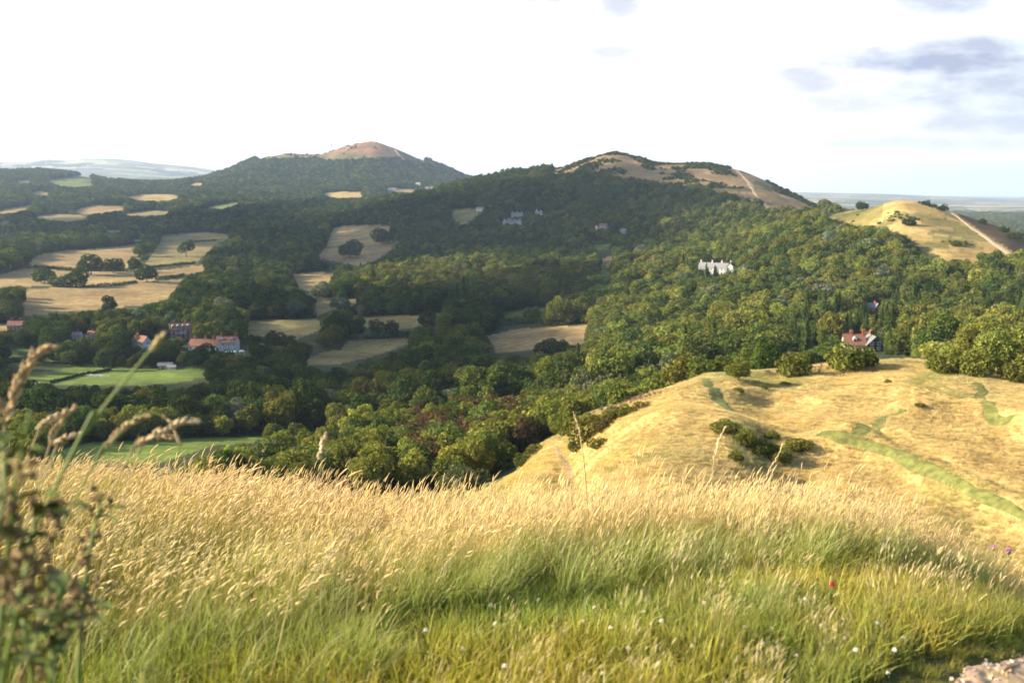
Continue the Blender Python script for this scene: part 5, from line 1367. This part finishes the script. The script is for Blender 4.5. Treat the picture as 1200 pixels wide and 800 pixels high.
# ------------------------------------------------------------------ clover heads in the lawn: one is built, the rest are copies of it and its parts
g = np.random.default_rng(12)
b = MB(); b.tube([(0, 0, -.01), (.004, .002, .04), (.003, 0, .075)], .0011, 5); stem_me = b.mesh('stem', MS['green'], True)
b = MB()
for k in range(70):
    d = unit(g.normal(size=3)); d[2] = abs(d[2]) * 1.1 - .25; d = unit(d); b.tube([d * .003 + [.003, 0, .078], d * .0075 + [.003, 0, .079], d * .0112 + [.003, 0, .079]], [.0009, .0017, .0005], 4)
head_me = b.mesh('flower_head', MS['white'], False)
CL = [(497, 748), (512, 770), (545, 772), (556, 749), (578, 737), (602, 726), (622, 722), (635, 706), (648, 742), (662, 744), (688, 733), (566, 718), (582, 690), (592, 684), (696, 716), (720, 747), (734, 733), (740, 768), (752, 746), (760, 720), (776, 735),
      (640, 770), (614, 768), (628, 771), (690, 790), (712, 795), (654, 780), (540, 716), (528, 696), (470, 690), (812, 764), (805, 684), (842, 690), (854, 682), (864, 702), (880, 710), (900, 737), (922, 688), (938, 704), (942, 712), (984, 728), (990, 722), (1008, 739), (1012, 700),
      (1030, 738), (988, 748), (845, 756), (870, 735), (930, 770), (1000, 772), (1044, 772), (1028, 738), (826, 713), (668, 683), (560, 680), (430, 742), (455, 770), (420, 715), (700, 760), (790, 752), (960, 740), (1045, 792), (470, 792), (585, 795), (770, 785), (415, 780), (895, 758), (1060, 745)]
proto = None
for px, py in CL:
    x, y, z = hit(px, py + 14, .8)
    if proto is None:
        o = empty('clover_flower', (x, y, z)); obj('stem', stem_me, o); obj('flower_head', head_me, o); proto = o
    else:
        o = proto.copy(); COL.objects.link(o)
        for ch in list(proto.children):
            c2 = ch.copy(); COL.objects.link(c2); c2.parent = o
        o.location = (x, y, z)
    s = float(g.uniform(.5, .85)); o.scale = (s, s, s * float(g.uniform(.85, 1.35))); o.rotation_euler = (float(g.normal(0, .12)), float(g.normal(.1, .12)), float(g.uniform(0, 6)))
    setp(o, unique_label('white clover flower in the short grass', px, py), 'flower', 'clover flowers in the lawn')

# one red flower and two thistles on the right
def flower_at(px, py, d, name, label, cat, mat, R_, npet):
    p = wpt(px, py, d); root = np.array([p[0] - .02, p[1], float(H(p[0], p[1]))]); t = setp(empty(name, root), label, cat)
    q = p - root; b = MB(); b.tube([(0, 0, 0), q * [.3, .3, .5], q], [.0024, .002, .0016], 6); b.build('stem', MS['green'], t, True)
    b = MB(); g = np.random.default_rng(int(px))
    for k in range(npet):
        dd = unit(g.normal(size=3) + [0, 0, .5]); b.tube([q + dd * R_ * .2, q + dd * R_ * .7, q + dd * R_], [R_ * .12, R_ * .3 if npet < 30 else R_ * .1, R_ * .06], 5)
    b.build('flower_head', MS[mat], t, False)
    if name == 'thistle':
        b = MB(); b.tube([q - [0, 0, R_ * 1.3], q - [0, 0, R_ * .6], q], [R_ * .25, R_ * .75, R_ * .5], 8); b.build('bud_base', MS['leaf'], t, True)
    for k in range(5):
        b = MB(); a = k * 1.4; leaf_blade(b, q * (.2 + .13 * k), (math.cos(a), math.sin(a), .4), .07 if name == 'thistle' else .035, .014, g); b.build('leaf', MS['leaf'], t, True)
flower_at(975, 684, 3.7, 'red_flower', 'single crimson flower low in the tall grass at right', 'flower', 'red', .011, 22)
flower_at(1164, 641, 7.2, 'thistle', 'purple thistle head, left of two at the right edge', 'flower', 'purple', .020, 60)
flower_at(1182, 645, 7.0, 'thistle', 'purple thistle head, right of two at the right edge', 'flower', 'purple', .022, 60)

# pink willowherb along the far rim of the earthwork
x, y, z_ = [], [], []
for (a, b_, n) in (((700, 482), (745, 470), 18), ((740, 470), (765, 466), 14), ((895, 438), (945, 434), 34), ((945, 434), (985, 430), 12)):
    for k in range(n):
        t = rng.random(); q = hit(a[0] + (b_[0] - a[0]) * t, a[1] + (b_[1] - a[1]) * t + 1.5, 60); x.append(q[0] + rng.normal(0, .8)); y.append(q[1] + rng.normal(0, .8))
x = np.array(x); y = np.array(y); g = np.random.default_rng(9)
aa = blade_set(g, 26, .25, (.35, .65), .02, .25, (.1, 0), .1, (.09, .10, .03), (.14, .10, .05)); hh_ = heads(g, aa[3], aa[4], (.16, .3), .03, (.24, .12, .14), (.1, 0, 0))
scatter('willowherb', np.stack([x, y, H(x, y)], -1), np.stack([0 * x, 0 * x, rng.uniform(0, 6, len(x))], -1), np.repeat(rng.uniform(.7, 1.1, (len(x), 1)), 3, 1), np.zeros(len(x)), np.ones((len(x), 3)), [tuft([aa[:3], hh_])])

# ------------------------------------------------------------------ unseen bank of cloud out to the left, outlined to cast the valley's shade
def cloud(name, outline, alt, n, seed, cover_=1.0, r0=120, r1=210):
    g = np.random.default_rng(seed); P = []
    for px, r in outline:
        th = float(az_te(px, 300)[0]); x, y = r * math.sin(th), r * math.cos(th); z = float(H(x, y)) + 8; t = (alt - z) / SUNV.z; P.append((x + SUNV.x * t, y + SUNV.y * t))
    P = np.array(P); lo, hi = P.min(0), P.max(0); step = math.sqrt((hi - lo).prod() / n)
    gx, gy = np.meshgrid(np.arange(lo[0], hi[0], step), np.arange(lo[1], hi[1], step))
    gx = gx.ravel() + g.uniform(-.3, .3, gx.size) * step; gy = gy.ravel() + g.uniform(-.3, .3, gy.size) * step
    k = inpoly(gx, gy, [tuple(p) for p in P]) & (fbm(gx / 260, gy / 260, seed, 3) < cover_); gx, gy = gx[k], gy[k]
    nu, nv = 20, 10; u = np.arange(nu) / nu * 2 * math.pi; v = np.linspace(-math.pi / 2, math.pi / 2, nv)
    S = np.stack([np.cos(v)[:, None] * np.cos(u), np.cos(v)[:, None] * np.sin(u), np.sin(v)[:, None] * np.ones(nu)], -1).reshape(-1, 3)
    Vs, Qs = [], []; i = np.arange(nv - 1)[:, None] * nu + np.arange(nu)[None]; j = np.arange(nv - 1)[:, None] * nu + (np.arange(nu)[None] + 1) % nu
    Q = np.stack([i, j, j + nu, i + nu], -1).reshape(-1, 4)
    for m, (x, y) in enumerate(zip(gx, gy)):
        s = g.uniform(r0, r1) * step / 190; q = S * [s, s, s * .34]; q *= (1 + .5 * fbm(S[:, 0] * 2 + m * 3.1, S[:, 1] * 2 + S[:, 2], seed + 5, 3))[:, None]
        Vs.append(q + [x, y, alt + g.normal(0, 15)]); Qs.append(Q + m * len(S))
    return np.vstack(Vs), np.vstack(Qs)
mc, nt, nd, lk = newmat('cloud'); out = N(nd, 'ShaderNodeOutputMaterial'); d1 = N(nd, 'ShaderNodeBsdfDiffuse'); d1.inputs[0].default_value = (.9, .9, .92, 1)
t1 = N(nd, 'ShaderNodeBsdfTranslucent'); t1.inputs[0].default_value = (.9, .9, .92, 1); mx = N(nd, 'ShaderNodeMixShader'); mx.inputs[0].default_value = .5
lk.new(d1.outputs[0], mx.inputs[1]); lk.new(t1.outputs[0], mx.inputs[2])
thin = N(nd, 'ShaderNodeBsdfTransparent'); m3 = N(nd, 'ShaderNodeMixShader'); m3.inputs[0].default_value = .46
lk.new(mx.outputs[0], m3.inputs[1]); lk.new(thin.outputs[0], m3.inputs[2]); lk.new(m3.outputs[0], out.inputs[0])
CLOUDS = [([(-700, 395), (0, 392), (300, 405), (470, 445), (590, 520), (650, 620), (700, 800), (715, 1000), (640, 1080), (420, 1000), (310, 900), (295, 640), (240, 515), (0, 500), (-700, 500)], 120, 3, .5),
          ([(300, 1350), (560, 1330), (720, 1230), (790, 1500), (810, 1700), (760, 1850), (640, 1980), (480, 2150), (330, 2100), (290, 1700)], 110, 8, .5),
          ([(-500, 1950), (200, 1900), (300, 2300), (420, 2800), (200, 3000), (-500, 3050)], 90, 14, .12)]
for ol, n, sd, cv in CLOUDS:
    V, Q = cloud('cloud', ol, 620, n, sd, cv)
    setp(obj('cloud', mesh_np('cloud', V, Q, [mc], True)), kind='stuff')
